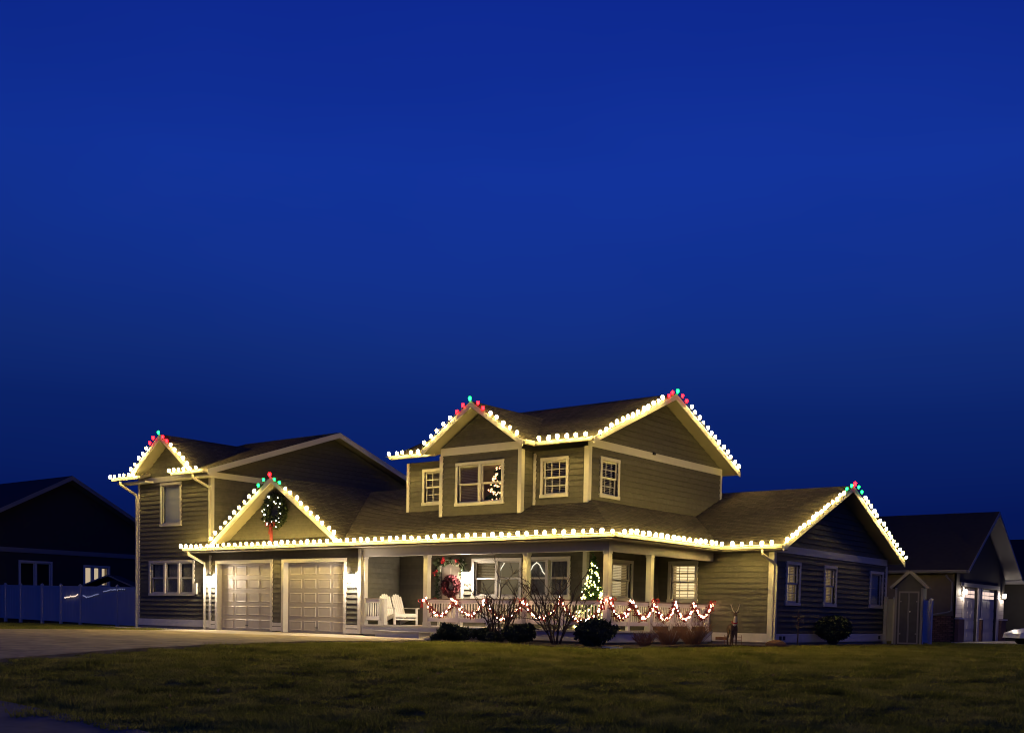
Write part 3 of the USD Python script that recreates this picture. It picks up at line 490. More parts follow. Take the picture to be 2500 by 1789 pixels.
gable_string('light string on the narrow left gable and its eaves, green tip', lambda a, z: (a, -.645, z), -23.0, -21., -19.0, 7.28 - .715 * 2.0 + .08, 7.37, R2, 'bgreen', [((-24.3, -.80, 5.77), (-22.35, -.80, 5.77), [], []), ((-20.25, -.80, 5.77), (-18.2, -.80, 5.77), [], [])])
gable_string('light string on the small upstairs front gable and its left eave, green tip', lambda a, z: (a, .65, z), -8.0, -5.92, -3.82, bz - bs * 2.08 + .08, bz + .09, R2, 'bgreen', [((-10.15, 1.11, 5.90), (-8.1, 1.11, 5.90), [], [])])
gable_string('light string on the big upstairs side gable and front eave, green tip', lambda a, z: (-1.47, a, z), 1.45, 6.14, 10.85, EU + .10, EU + .43 * 4.794 + .10, R2, 'bgreen', [((-3.62, 1.11, 5.90), (-1.5, 1.11, 5.90), [], [])])

# ------------------------------------------------------------------ garlands on the porch railing
def bow(parent, c, s, out=(0, -1, 0), m='red'):
    o = np.array(out, float); rgt = np.cross(o, (0, 0, 1.)); mb = MB(); c = np.array(c, float)
    for sd in (-1, 1):
        th = np.linspace(0, 2 * np.pi, 13)[:-1]; loop = [c + rgt * sd * (s * .5 + s * .42 * math.cos(a)) + np.array([0, 0, 1]) * (s * .30 * math.sin(a) * (1.2 if math.cos(a) * 1 > 0 else .7) + s * .12) + o * (.03 + .02 * math.cos(a)) for a in th]
        v = []; w = s * .13
        for p in loop: v += [p - o * w, p + o * w]
        n = len(loop); mb.add(v, [(2 * i, 2 * ((i + 1) % n), 2 * ((i + 1) % n) + 1) for i in range(n)] + [(2 * i, 2 * ((i + 1) % n) + 1, 2 * i + 1) for i in range(n)])
        a, b = c + o * .05, c + rgt * sd * s * .28 - np.array([0, 0, s * 1.25]) + o * .05; mb.bar(a, b, s * .20, .008, side=rgt)
    k = trimesh.creation.icosphere(subdivisions=1, radius=s * .15); k.apply_translation(c + o * .06); mb.tm(k)
    return mb.obj('bow', m, parent)
def garland(label, pts, out, bows, seed, nb=16):
    G = thing('railing_garland', label, 'garland'); g = np.random.default_rng(seed); o = np.array(out, float); fol = MB(); C = []
    for a, b in zip(pts[:-1], pts[1:]):
        a, b = np.array(a, float), np.array(b, float); t = np.linspace(0, 1, 16); sag = .50 * np.linalg.norm(b - a) / 1.3
        P = a + (b - a) * t[:, None]; P[:, 2] = a[2] - sag * (1 - (2 * np.abs(t - .5)) ** 1.9); P += o * .03; fol.tube(P, .028, 5); C.append(P)
        for i in range(nb):
            tt = (i + g.uniform(.1, .9)) / nb; p = a + (b - a) * tt; p[2] = a[2] - sag * (1 - (2 * abs(tt - .5)) ** 1.9); p = p + o * g.uniform(.05, .10) + g.normal(0, .022, 3)
            obj('bulb', bulbmesh(p, g.uniform(.026, .040), 0, 1.1), 'gbulb', G, smooth=True)
    P = np.vstack(C); cen = np.repeat(P, 26, 0) + g.normal(0, .042, (len(P) * 26, 3)); leaves(fol, cen, .07, seed=seed); fol.obj('foliage', 'tinsel', G)
    for a in pts:
        for k in range(3): obj('bulb', bulbmesh(np.array(a, float) + o * .08 + g.normal(0, .045, 3), .036, 0, 1.1), 'gbulb', G, smooth=True)
    for c, s in bows: bow(G, np.array(c, float) + o * .08, s, out)
FX = [-7.10, -5.80, -4.54, -3.03, -1.65, -.06]
garland('lit red garland in swags along the front porch railing', [(x, .0, .86) for x in FX], (0, -1, 0), [((-7.16, 0, .80), .17), ((-3.10, 0, .82), .24), ((-.08, 0, .88), .22)], 3)
SY = [.02, 1.245, 2.48, 3.735, 4.95, 6.04]
garland('lit red garland in swags along the side porch railing', [(.0, y, .86) for y in SY], (1, 0, 0), [((0, .1, .9), .15), ((0, 2.45, .90), .20), ((0, 6.05, .92), .20)], 4)
# ------------------------------------------------------------------ Christmas trees
def xtree(name, loc, h, r, nb, label, m='tbulb', seed=1, s=1., fac=1., even=False):
    T = thing(name, label, 'christmas tree', None, loc); g = np.random.default_rng(seed); MB().tube([(0, 0, 0), (0, 0, h * .95)], [.04, .01], 6).obj('trunk', 'bark', T)
    n = 2600; z = h * (1 - np.sqrt(g.uniform(0, 1, n))) * .95 + .06 * h; a = g.uniform(0, 2 * np.pi, n); rr = r * (1 - z / h) * np.sqrt(g.uniform(.15, 1, n)) * (.8 + .3 * np.sin(z / h * 26)); c = np.stack([rr * np.cos(a), rr * np.sin(a), z], 1)
    leaves(MB(), c, .11 * s, seed=seed + 5).obj('crown', 'fir', T)
    for i in range(nb):
        zz = h * (1 - (g.uniform(.02, .98) if even else math.sqrt(g.uniform(0.004, .98)))) * .97 + .04; aa = g.uniform(0, 2 * np.pi); q = r * (1 - zz / h) * g.uniform(.85, 1.08)
        obj('bulb', bulbmesh((q * math.cos(aa), q * math.sin(aa), zz), g.uniform(.026, .04) * fac, 0, 1.1), m, T, smooth=True)
    return T
xtree('porch_tree', (-1.17, .95, 0), 2.26, .60, 230, 'tall slim Christmas tree with warm lights by the porch corner post', fac=1.0)
xtree('window_tree', (-5.68, 1.95, 3.62), 1.95, .62, 150, 'lit Christmas tree glowing behind the upstairs gable window', 'goldbulb', 9, fac=.95, even=True)
# ------------------------------------------------------------------ wreaths and door garland
def wreath(name, c, R, tube, fac_out, label, m, nb, bulbm, bowpos, seed, bs, tail=None, leaf=.10, br=.022):
    Wr = thing(name, label, 'wreath', None); g = np.random.default_rng(seed); o = np.array(fac_out, float); rgt = np.cross(o, (0, 0, 1.)); c = np.array(c, float); mb = MB()
    th = np.linspace(0, 2 * np.pi, 25); mb.tube([c + rgt * R * math.cos(a) + np.array([0, 0, 1]) * R * math.sin(a) + o * tube * .5 for a in th], tube * .5, 6)
    n = 2200; a = g.uniform(0, 2 * np.pi, n); b = g.uniform(0, 2 * np.pi, n); q = tube * np.sqrt(g.uniform(.2, 1.2, n))
    P = c + np.outer(np.cos(a) * (R + q * np.cos(b)), rgt) + np.outer(np.sin(a) * (R + q * np.cos(b)), (0, 0, 1.)) + np.outer(tube * .7 + q * np.sin(b) * .8, o); leaves(mb, P, leaf, seed=seed); mb.obj('foliage', m, Wr)
    for i in range(nb):
        a = (i + g.uniform(-.9, 1.6)) / nb * 2 * np.pi; q = R + g.normal(0, tube * .75); obj('bulb', bulbmesh(c + rgt * q * math.cos(a) + np.array([0, 0, 1]) * q * math.sin(a) + o * tube * 1.7, g.uniform(.75, 1.2) * br, 0, 1.1), bulbm, Wr, smooth=True)
    if bowpos is not None: bow(Wr, c + np.array(bowpos) + o * tube * 1.7, bs, fac_out, 'darkred')
    if tail: mb = MB(); p = c + np.array(bowpos) + o * tube * 1.75; mb.bar(p, p + np.array([.03, 0, -tail]), .17, .012, side=rgt); mb.obj('ribbon_tail', 'darkred', Wr)
    return Wr
wreath('gable_wreath', (-14.52, -.03, 4.03), .46, .15, (0, -1, 0), 'big lit wreath with red bow hanging on the garage gable', 'dgreen', 22, 'wbulb', (-.03, 0, -.52), 21, .26, .62, .13, .024)
wreath('door_wreath', (-7.66, yM - .0, 1.36), .27, .10, (0, -1, 0), 'dark red berry wreath hanging on the front door', 'berry', 0, 'wbulb', (-.22, 0, -.12), 22, .12, None, .07)
dg = thing('door_garland', 'unlit garland with red flowers draped around the front door frame', 'garland'); g = np.random.default_rng(5); mb = MB(); P = []
for a, b in (((DO[0] + .0, .2), (DO[0] + .02, 2.2)), ((DO[0], 2.24), (DO[1], 2.24)), ((DO[1] - .02, 2.2), (DO[1], 1.6))):
    L = math.dist(a, b); n = int(L * 130); t = g.uniform(0, 1, n); sg = .10 * np.sin(t * np.pi * 2) ** 2 if a[1] > 2.22 else 0
    P.append(np.stack([a[0] + (b[0] - a[0]) * t + g.normal(0, .055, n), yM - .09 + g.normal(0, .03, n), a[1] + (b[1] - a[1]) * t - sg + g.normal(0, .05, n)], 1))
leaves(mb, np.vstack(P), .11, seed=6); mb.obj('foliage', 'dgreen', dg)
for (x, z) in ((DO[0] - .05, .86), (DO[0] + .35, 2.22), (DO[1] - .2, 2.2), (DO[0] - .02, 1.8)):
    mb = MB(); leaves(mb, np.array([x, yM - .16, z]) + g.normal(0, .035, (26, 3)), .08, seed=int(z * 100)); mb.obj('flower', 'red', dg)
# glowing swags inside the front windows
for lab, pts in (('glowing straight light strand hung inside the left porch window', [(-5.78, 1.66), (-5.60, 1.92), (-5.47, 2.12), (-5.43, 2.15)]), ('glowing arched light strand hung inside the right porch window', [(-4.40, 1.80), (-4.27, 2.02), (-4.12, 2.12), (-4.0, 2.05), (-3.86, 1.82), (-3.70, 1.66)])):
    s = thing('window_strand', lab, 'light strand'); P = np.array([(x, yM + .10, z) for x, z in pts]); tt = np.linspace(0, len(P) - 1, 6 * len(P)); P = np.stack([np.interp(tt, np.arange(len(P)), P[:, i]) for i in range(3)], 1) + nr.normal(0, .004, (len(tt), 3))
    MB().tube(P, .016, 6).obj('strand', 'strand', s); MB().tube([P[0] - (0, 0, .06), P[0]], .008, 5).obj('cord', 'wire', s)

# ------------------------------------------------------------------ porch furniture
def slat_back(mb_parent, cx, w, n, lean, z0, h, nm='backrest_slat'):
    for i in range(n):
        y0 = cx - w / 2 + i * w / n; hh = h * (1 - .16 * ((i - (n - 1) / 2) / (n / 2)) ** 2)
        v = [(0, y0 + .006, z0), (0, y0 + w / n - .006, z0), (-lean * hh, y0 + w / n - .006, z0 + hh), (-lean * hh, y0 + .006, z0 + hh), (-lean * hh - .004, y0 + w / n / 2, z0 + hh + .03)]
        v = v + [(a - .022, b, c - .005) for a, b, c in v]
        MB().add(v, [(0, 1, 2), (0, 2, 3), (3, 2, 4), (5, 7, 6), (5, 8, 7), (8, 9, 7), (0, 5, 6), (0, 6, 1), (1, 6, 7), (1, 7, 2), (2, 7, 9), (2, 9, 4), (4, 9, 8), (4, 8, 3), (3, 8, 5), (3, 5, 0)]).obj(nm, 'white', mb_parent)
def adirondack(loc, rot, seats, label):
    wd = .56 * seats; B = thing('porch_bench' if seats > 1 else 'porch_chair', label, 'bench' if seats > 1 else 'chair', None, loc, rot)   # faces +x, origin at front edge centre
    for y in (-wd / 2 + .02, wd / 2 - .02):
        MB().box(-.06, 0., y - .035, y + .035, 0, .56).obj('leg', 'white', B); MB().bar((-.01, y * .97, .34), (-.80, y * .97, .06), .03, .12).obj('side_rail', 'white', B)
        MB().box(-.78, .06, y - .065, y + .065, .56, .585).obj('armrest', 'white', B); MB().bar((-.62, y, .06), (-.72, y, .56), .04, .05).obj('rear_leg', 'white', B)
    for i in range(6): MB().box(-.02 - i * .085 - .08, -.02 - i * .085, -wd / 2 + .04, wd / 2 - .04, .375 - i * .022, .395 - i * .022).obj('seat_slat', 'white', B)
    MB().box(-.015, .01, -wd / 2, wd / 2, .27, .37).obj('front_apron', 'white', B); MB().box(-.03, -.005, -wd / 2 + .05, wd / 2 - .05, .17, .22).obj('front_rail', 'white', B)
    P = UsdGeom.Xform.Define(stage, path(B, 'backrest')); P.AddTranslateOp().Set((-.50, 0, 0)); P = P.GetPrim()
    for s in range(seats): slat_back(P, (s - (seats - 1) / 2) * .56, .50, 5, .36, .24, .80)
    return B
adirondack((-8.93, 1.0, 0.), 0, 2, 'white double adirondack bench at the porch opening')
adirondack((-2.05, .95, 0.), 180, 1, 'white slatted adirondack chair behind the front porch railing')
# ------------------------------------------------------------------ planting
def evergreen(loc, rx, rz, label, seed, n=5200, m='ever', leaf=.085):
    E = thing('evergreen_shrub', label, 'shrub', None, loc); g = np.random.default_rng(seed); mb = MB()
    for i in range(6): a = g.uniform(0, 6.28); mb.tube([(0, 0, 0), (math.cos(a) * rx * .3, math.sin(a) * rx * .3, rz * .6), (math.cos(a) * rx * .55, math.sin(a) * rx * .55, rz * 1.3)], [.03, .02, .008], 5)
    mb.obj('stem', 'bark', E); d = g.normal(size=(n, 3)); d /= np.linalg.norm(d, axis=1, keepdims=True); lum = .45 + 1.05 * meshkit.fbm(d * 2.6 + seed, 4) ; q = (g.uniform(.35, 1, n) ** .5)[:, None] * lum[:, None]
    c = d * q * np.array([rx, rx, rz]); bl = g.normal(0, 1, (9, 3)) * np.array([rx * .42, rx * .42, rz * .35]); pick = g.integers(0, 9, n); c = np.where((np.arange(n) % 3 > 0)[:, None], bl[pick] + c * (.30 + .25 * ((pick * 7) % 5) / 5)[:, None], c * .8); c[:, 2] = np.maximum(c[:, 2] + rz * .92, .03); leaves(MB(), c, leaf, seed=seed, up=.4).obj('foliage', m, E); return E
def zg(x, y): return float(gz(x, y)) + .02
for x, y, rx, rz, lab, sd in ((-4.65, -1.45, .58, .29, 'low dark evergreen shrub beside the porch step', 31), (-2.25, -1.30, .60, .31, 'dark evergreen shrub between the two bare shrubs', 32), (.38, -1.25, .66, .36, 'round dark evergreen shrub in front of the porch corner', 33), (-3.9, -.7, .42, .24, 'low evergreen shrub behind the left bare shrub', 34)):
    evergreen((x, y, zg(x, y)), rx, rz, lab, sd)
def bare(loc, h, spread, n, label, seed):
    B = thing('bare_shrub', label, 'shrub', None, loc); g = np.random.default_rng(seed); main = MB(); tw = MB()
    def grow(p, d, L, r, depth):
        pts = [p]; d = d / np.linalg.norm(d)
        k = 4
        for i in range(k): d = d + g.normal(0, .10, 3); d[2] += .06; d /= np.linalg.norm(d); pts.append(pts[-1] + d * L / k)
        (main if depth == 0 else tw).tube(pts, np.linspace(r, r * .55, k + 1), 6 if depth == 0 else 4)
        if depth < 3:
            for i in range(g.integers(2, 4) if depth else g.integers(4, 7)):
                j = g.integers(1, k + 1); dd = d + g.normal(0, .55, 3); dd[2] = abs(dd[2]) * .8 + .15; grow(pts[j], dd, L * g.uniform(.36, .55), r * .58, depth + 1)
    for i in range(n):
        a = i / n * 6.28 + g.uniform(-.3, .3); t = g.uniform(.15, 1) * spread; grow(np.array([math.cos(a) * .10, math.sin(a) * .10, 0]), np.array([math.cos(a) * t, math.sin(a) * t, 1.]), h * g.uniform(.55, .8), .026, 0)
    main.obj('stem', 'bark', B); tw.obj('twigs', 'bark', B)
bare((-3.25, -1.0, zg(-3.25, -1)), 2.15, .72, 10, 'left bare leafless shrub with dark upright stems in front of the porch', 41)
bare((-1.12, -.95, zg(-1.12, -.95)), 2.3, .68, 10, 'right bare leafless shrub with dark upright stems in front of the porch', 42)
def twiggy(loc, h, r, n, label, seed):
    T = thing('twig_bush', label, 'bush', None, loc); g = np.random.default_rng(seed); mb = MB()
    for i in range(n):
        a = g.uniform(0, 6.28); q = math.sqrt(g.uniform(0, 1)); d = np.array([math.cos(a) * q * r, math.sin(a) * q * r, h * g.uniform(.65, 1.05)]); p = np.array([math.cos(a) * q * r * .35, math.sin(a) * q * r * .35, 0])
        mid = p + d * .55 + g.normal(0, .03, 3); e = p + d + g.normal(0, .04, 3); mb.tube([p, mid, e], [.010, .007, .004], 3)
        for k in range(3): s = p + d * g.uniform(.35, .9); mb.tube([s, s + np.array([g.normal(0, .09), g.normal(0, .09), g.uniform(.05, .16)])], [.004, .002], 3)
    mb.obj('twigs', 'twig', T)
twiggy((1.15, .2, zg(1.15, .2)), .42, .30, 80, 'smallest reddish twig bush near the porch corner', 51)
twiggy((.72, 2.25, zg(.72, 2.25)), .66, .46, 130, 'reddish twig bush below the middle of the side railing', 52)
twiggy((.70, 3.75, zg(.7, 3.75)), .74, .50, 140, 'tallest reddish twig bush below the end of the side railing', 53)
tp = thing('topiary', 'dark ball topiary in a tapered planter by the right wing wall', 'topiary', None, (2.85, 9.5, zg(2.85, 9.5))); g = np.random.default_rng(61)
d = g.normal(size=(3600, 3)); d /= np.linalg.norm(d, axis=1, keepdims=True); leaves(MB(), d * (g.uniform(.4, 1, 3600) ** .4)[:, None] * np.array([.62, .62, .44]) + (0, 0, .62), .08, seed=62).obj('crown', 'ever', tp); MB().tube([(0, 0, 0), (0, 0, .5)], [.05, .03], 6).obj('trunk', 'bark', tp)
MB().tube([(0, 0, 0), (0, 0, .06), (0, 0, .28)], [.10, .13, .26], 12).obj('planter', 'black', tp)
sk = thing('young_tree', 'thin bare young tree staked by the right wing wall', 'tree', None, (2.72, 6.95, zg(2.7, 7))); MB().tube([(0, 0, 0), (.02, 0, .9), (0, .02, 1.15)], [.025, .02, .012], 6).obj('trunk', 'bark', sk)
mb = MB()
for i in range(26): a = g.uniform(0, 6.28); z = g.uniform(.55, 1.1); mb.tube([(0, 0, z), (math.cos(a) * .22, math.sin(a) * .22, z + g.uniform(.0, .2))], [.007, .003], 4)
mb.obj('crown', 'bark', sk)
rk = thing('wire_border', 'low wire garden border standing beside the deer figure', 'garden border', None, (1.15, 5.55, zg(1.1, 5.5)))
mb = MB()
for k in range(4): MB().tube([(-.3 + k * .2, 0, 0), (-.3 + k * .2, 0, .36)], .009, 5).obj('stake', 'twig', rk)
for z in (.30, .20): mb.tube([(-.3, 0, z), (.3, 0, z)], .008, 5)
mb.obj('rail', 'twig', rk)
# deer figure
def hullchain(J, bones, refine=.03):
    out = None
    for a, b in bones:
        s = [manifold3d.Manifold.sphere(J[k][1], 14).translate(J[k][0]) for k in (a, b)]; h = manifold3d.Manifold.batch_hull(s); out = h if out is None else out + h
    m = out.refine_to_length(refine).to_mesh(); t = trimesh.Trimesh(m.vert_properties[:, :3], m.tri_verts, process=True); trimesh.smoothing.filter_taubin(t, iterations=6); return t
D = thing('deer_figure', 'standing deer lawn ornament with pale antlers in front of the right wing', 'lawn ornament', None, (1.42, 5.0, zg(1.42, 5.0)), -52)
J = dict(rump=((-.36, 0, .60), .105), belly=((-.1, 0, .585), .10), chest=((.14, 0, .60), .115), neck0=((.22, 0, .70), .075), neck1=((.30, 0, .90), .055), head=((.335, 0, 1.02), .058), muz=((.44, 0, .985), .032), tail=((-.47, 0, .62), .03),
         ear1=((.31, .11, 1.07), .014), ear2=((.31, -.11, 1.07), .014), eb1=((.32, .035, 1.06), .018), eb2=((.32, -.035, 1.06), .018))
bones = [('rump', 'belly'), ('belly', 'chest'), ('chest', 'neck0'), ('neck0', 'neck1'), ('neck1', 'head'), ('head', 'muz'), ('rump', 'tail'), ('eb1', 'ear1'), ('eb2', 'ear2')]
for s, n in ((1, 'a'), (-1, 'b')):
    J.update({'fs' + n: ((.15, s * .07, .52), .055), 'fk' + n: ((.17, s * .08, .27), .026), 'ff' + n: ((.16, s * .08, .02), .022), 'hs' + n: ((-.34, s * .07, .54), .07), 'hk' + n: ((-.28, s * .08, .38), .04), 'hh' + n: ((-.42, s * .08, .24), .026), 'hf' + n: ((-.40, s * .08, .02), .022)})
    bones += [('chest', 'fs' + n), ('fs' + n, 'fk' + n), ('fk' + n, 'ff' + n), ('rump', 'hs' + n), ('hs' + n, 'hk' + n), ('hk' + n, 'hh' + n), ('hh' + n, 'hf' + n)]
obj('body', hullchain(J, bones), 'fur', D, smooth=40)
obj('throat_patch', hullchain(dict(a=((.265, 0, .70), .062), b=((.335, 0, .90), .045), c=((.37, 0, .97), .03)), [('a', 'b'), ('b', 'c')], .04), 'furw', D, smooth=40)
for s in (1, -1):
    mb = MB(); mb.tube([(.32, s * .03, 1.07), (.29, s * .09, 1.16), (.30, s * .12, 1.27), (.33, s * .11, 1.34)], [.014, .013, .010, .005], 6); mb.tube([(.29, s * .09, 1.16), (.37, s * .08, 1.22)], [.011, .004], 5); mb.tube([(.30, s * .12, 1.26), (.24, s * .16, 1.33)], [.009, .004], 5); mb.obj('antler', 'furw', D)
mb = MB(); k = trimesh.creation.torus(.085, .02, 20, 8); k.apply_transform(trimesh.transformations.rotation_matrix(.35, (0, 1, 0))); k.apply_translation((.25, 0, .76)); mb.tm(k); mb.obj('collar', 'red', D)
# edging stones, splash block, small things
def rock(name, loc, s, label, cat, m='stone', group=None):
    t = trimesh.creation.icosphere(subdivisions=2, radius=1.); v = np.array(t.vertices); v *= (1 + .35 * (meshkit.fbm(v * 1.7 + np.array(loc), 3) - .5))[:, None]; return tag(obj(name, (v * np.array(s) + np.array(loc), t.faces), m, smooth=50), label, cat, group)
rock('pale_stone', (-5.55, -1.55, zg(-5.5, -1.5) + .05), (.20, .12, .09), 'flat pale stone lying at the right end of the walkway', 'stone', 'conc')
rock('upright_stone', (-5.32, -1.35, zg(-5.3, -1.3) + .13), (.10, .09, .22), 'small upright pale stone beside the evergreen by the step', 'stone', 'conc')
rock('bed_boulder', (2.55, 5.75, zg(2.5, 5.7) + .07), (.34, .22, .16), 'brown boulder at the right wing corner below the downspout', 'boulder', 'brick')
tag(MB().box(1.42, 1.95, -2.35, -2.17, zg(1.7, -2.3) + .0, zg(1.7, -2.3) + .07).obj('splash_block', 'vinyl'), 'small pale splash block lying at the bed edge right of the round evergreen', 'splash block')
g = np.random.default_rng(77); mb = MB()
for i in range(420):
    x, y = g.uniform(-24.8, -18.8), -.15 - abs(g.normal(0, .45)); t = trimesh.creation.icosphere(subdivisions=1, radius=1.); s = g.uniform(.03, .085); mb.add(np.array(t.vertices) * (s, s * .8, s * .6) + (x, y, float(gz(x, y)) + .02 + s * .2), t.faces)
tag(mb.obj('gravel', 'stone', stuff=True), 'strip of pale gravel below the left wing wall', 'gravel', None, 'stuff')
# grass: one patch of blades, instanced over the lawn
def grass():
    g = np.random.default_rng(5); n = 1700; P = g.uniform(-.7, .7, (n, 2)); tuft = meshkit.fbm(np.stack([P[:, 0] * 3, P[:, 1] * 3, np.zeros(n)], 1), 3); h = (.02 + .10 * tuft ** 1.8) * g.uniform(.6, 1.4, n); a = g.uniform(0, 6.28, n); w = g.uniform(.006, .013, n)
    b = np.stack([P[:, 0], P[:, 1], np.full(n, -.01)], 1); e = np.stack([np.cos(a), np.sin(a), 0 * a], 1) * w[:, None]; ln = g.normal(0, .5, (n, 2)) * h[:, None]
    tip = b + np.stack([ln[:, 0], ln[:, 1], h + .01], 1); T = np.stack([b - e, b + e, tip], 1).reshape(-1, 3)
    I = UsdGeom.PointInstancer.Define(stage, W + '/grass'); m = usdkit.mesh(stage, W + '/grass/blades', (T, np.arange(3 * n).reshape(-1, 3)), M['grass']); I.CreatePrototypesRel().SetTargets([m.GetPath()])
    dr, ap, bd, pv = Polygon(DRIVE).buffer(.35), Polygon(APR).buffer(.3), Polygon(BED).buffer(.05), sbox(1.5, -26, 9, -19.2); from shapely.geometry import Point
    block = unary_union([dr, ap, bd, pv, sbox(-25, -.3, 2.2, 17), sbox(-60, -41, 60, -28.8)]); pos = []; sc = []
    C = np.array([18.024, -27.178]); F = np.array([math.sin(yaw), math.cos(yaw)]); Rr = np.array([math.cos(yaw), -math.sin(yaw)])
    st = .9
    for x in np.arange(-34, 24, st):
        for y in np.arange(-27, 26, st):
            d = np.array([x, y]) - C; f, r = d @ F, d @ Rr
            if f < 6 or f > 52 or abs(r) > f * .52 + 2.5: continue
            p = (x + g.uniform(-.25, .25), y + g.uniform(-.25, .25))
            if block.contains(Point(p)): continue
            pos.append((p[0], p[1], float(gz(*p) + relief(np.array([p[0]]), np.array([p[1]]))[0]))); sc.append(float(g.uniform(.75, 1.25) * (.7 + .6 * meshkit.fbm(np.array([p[0] * .25, p[1] * .25, 3.]), 2))))
    n = len(pos); I.CreatePositionsAttr(Vt.Vec3fArray.FromNumpy(np.array(pos, np.float32))); I.CreateProtoIndicesAttr(Vt.IntArray([0] * n)); a = g.uniform(0, 6.28, n)
    I.CreateOrientationsAttr(Vt.QuathArray([Gf.Quath(float(math.cos(t / 2)), 0., 0., float(math.sin(t / 2))) for t in a])); I.CreateScalesAttr(Vt.Vec3fArray([Gf.Vec3f(1.15, 1.15, s) for s in sc]))
    tag(I.GetPrim(), 'short patchy winter grass covering the front lawn', 'grass', None, 'stuff')
grass()

g = np.random.default_rng(91); C_ = []
while len(C_) < 170:
    x, y = g.uniform(-10, 14), g.uniform(-19, 2)
    if y < -3.2 or x > 3.6: C_.append((x, y, float(gz(x, y)) + .05))
tag(leaves(MB(), np.array(C_), .055, seed=92).obj('fallen_leaves', 'leaf', stuff=True), 'pale fallen leaves scattered over the lawn', 'leaves', None, 'stuff')
# ------------------------------------------------------------------ right: shed, fences, neighbour, car
sh = thing('garden_shed', 'small dark garden shed with white trimmed double doors and gable', 'shed', None, (3.50, 14.90, -.42), 14)   # local: +x along its front, -y to the viewer
wS = 1.0
pl = Polygon([(-wS / 2, 0), (wS / 2, 0), (wS / 2, 2.2), (0.0, 2.68), (-wS / 2, 2.2)])
t = trimesh.creation.extrude_polygon(pl, 1.5); v = np.array(t.vertices); v = np.stack([v[:, 0], v[:, 2], v[:, 1]], 1); MB().add(v, t.faces[:, ::-1]).obj('wall', 'shed', sh)
for s in (-1, 1):
    rf = MB().bar((0, .75, 2.76), (s * .66, .75, 2.13), 1.7, .04, side=(0, 1, 0)).obj('roof', 'nbroof', sh); MB().bar((0, -.11, 2.74), (s * .66, -.11, 2.11), .03, .10, side=(0, 1, 0)).obj('rake_board', 'nbtrim', sh)
    MB().box(s * .46 - .04, s * .46 + .04, -.03, 0, 0, 2.13).obj('corner_board', 'nbtrim', sh)
mb = MB()
for (a, b, c, d) in ((-.36, -.31, .05, 2.0), (.31, .36, .05, 2.0), (-.31, .31, 1.94, 2.0), (-.31, .31, .05, .10)): mb.box(a, b, -.035, 0, c, d)
mb.obj('door_frame', 'nbtrim', sh)
for s in (0, 1):
    a_ = (-.308, .004)[s]; dd = MB().box(a_, a_ + .304, -.025, -.002, .105, 1.935).obj('door', 'shed', sh); MB().box((-.026, .006)[s], (-.006, .026)[s], -.034, -.0255, .105, 1.935).obj('door_stile', 'nbtrim', dd)
    for z in (.4, 1.6): MB().box((-.305, .255)[s], (-.255, .305)[s], -.034, -.0255, z, z + .05).obj('hinge', 'nbtrim', dd)
MB().tm(trimesh.creation.icosphere(subdivisions=1, radius=.025).apply_translation((.05, -.05, 1.25))).obj('handle', 'white', sh)
def panel_fence(name, p, q, z0, h, posts, label, nb, lean=0., m='vinyl', group=None):
    F = thing(name, label, 'fence', group); p, q = np.array(p, float), np.array(q, float); L = np.linalg.norm(q - p); d = (q - p) / L; n = np.array([-d[1], d[0], 0])
    zz = lambda t: z0[0] + (z0[1] - z0[0]) * t / L; P3 = lambda t, z: np.array([*(p + d * t)[:2], zz(t) + z]); nbr = int(L / nb)
    for i in range(nbr):
        a, b = i * L / nbr + .004, (i + 1) * L / nbr - .004; MB().bar((P3(a, 0) + P3(b, 0)) / 2 + (0, 0, .08), (P3(a, 0) + P3(b, 0)) / 2 + (0, 0, h - .06), .022, b - a, side=n).obj('board', m, F)
    for zc in (.12, h - .06): MB().bar(P3(0, zc), P3(L, zc), .05, .12).obj('rail', m, F)
    for t in posts: mb = MB().bar(P3(t, -.1), P3(t, h + .04), .12, .12); k = trimesh.creation.cone(radius=.10, height=.07, sections=4); k.apply_translation(P3(t, h + .04)); mb.tm(k); mb.obj('post', m, F)
    return F
panel_fence('vinyl_fence', (2.20, 15.95, 0), (2.62, 16.25, 0), (-.36, -.36), 1.68, [.06, .4], 'short white vinyl fence piece between right wing and shed', .16)
panel_fence('vinyl_fence', (3.83, 15.25, 0), (4.02, 15.40, 0), (-.36, -.36), 1.62, [.05], 'narrow white vinyl fence post panel right of the shed', .1)
panel_fence('vinyl_fence', (3.22, 17.28, 0), (3.52, 17.52, 0), (-.42, -.42), 1.72, [.33], 'tan white vinyl fence gate panel standing behind the shed', .16)
# neighbour on the right
N = thing('neighbour_house', 'dark neighbouring house on the right with two lit garage doors and brick base', 'house')
nx, ny = 2.66, 23.10                      # near corner of its garage front (gable side faces +x)
NS, NFr = Facade('S', nx), Facade('F', ny)
Dn = [(24.25, 26.35), (26.95, 29.45)]
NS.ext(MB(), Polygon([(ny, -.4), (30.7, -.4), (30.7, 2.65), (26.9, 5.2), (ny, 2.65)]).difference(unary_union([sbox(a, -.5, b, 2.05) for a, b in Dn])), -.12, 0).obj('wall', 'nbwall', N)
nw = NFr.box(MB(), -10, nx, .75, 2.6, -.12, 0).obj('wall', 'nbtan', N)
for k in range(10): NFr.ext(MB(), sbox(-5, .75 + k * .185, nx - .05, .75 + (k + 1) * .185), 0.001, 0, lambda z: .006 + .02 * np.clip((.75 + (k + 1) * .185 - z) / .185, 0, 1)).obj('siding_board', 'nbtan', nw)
br = NFr.box(MB(), -10, nx, -.5, .75, -.12, .02).obj('brick_base', 'mulch', N)
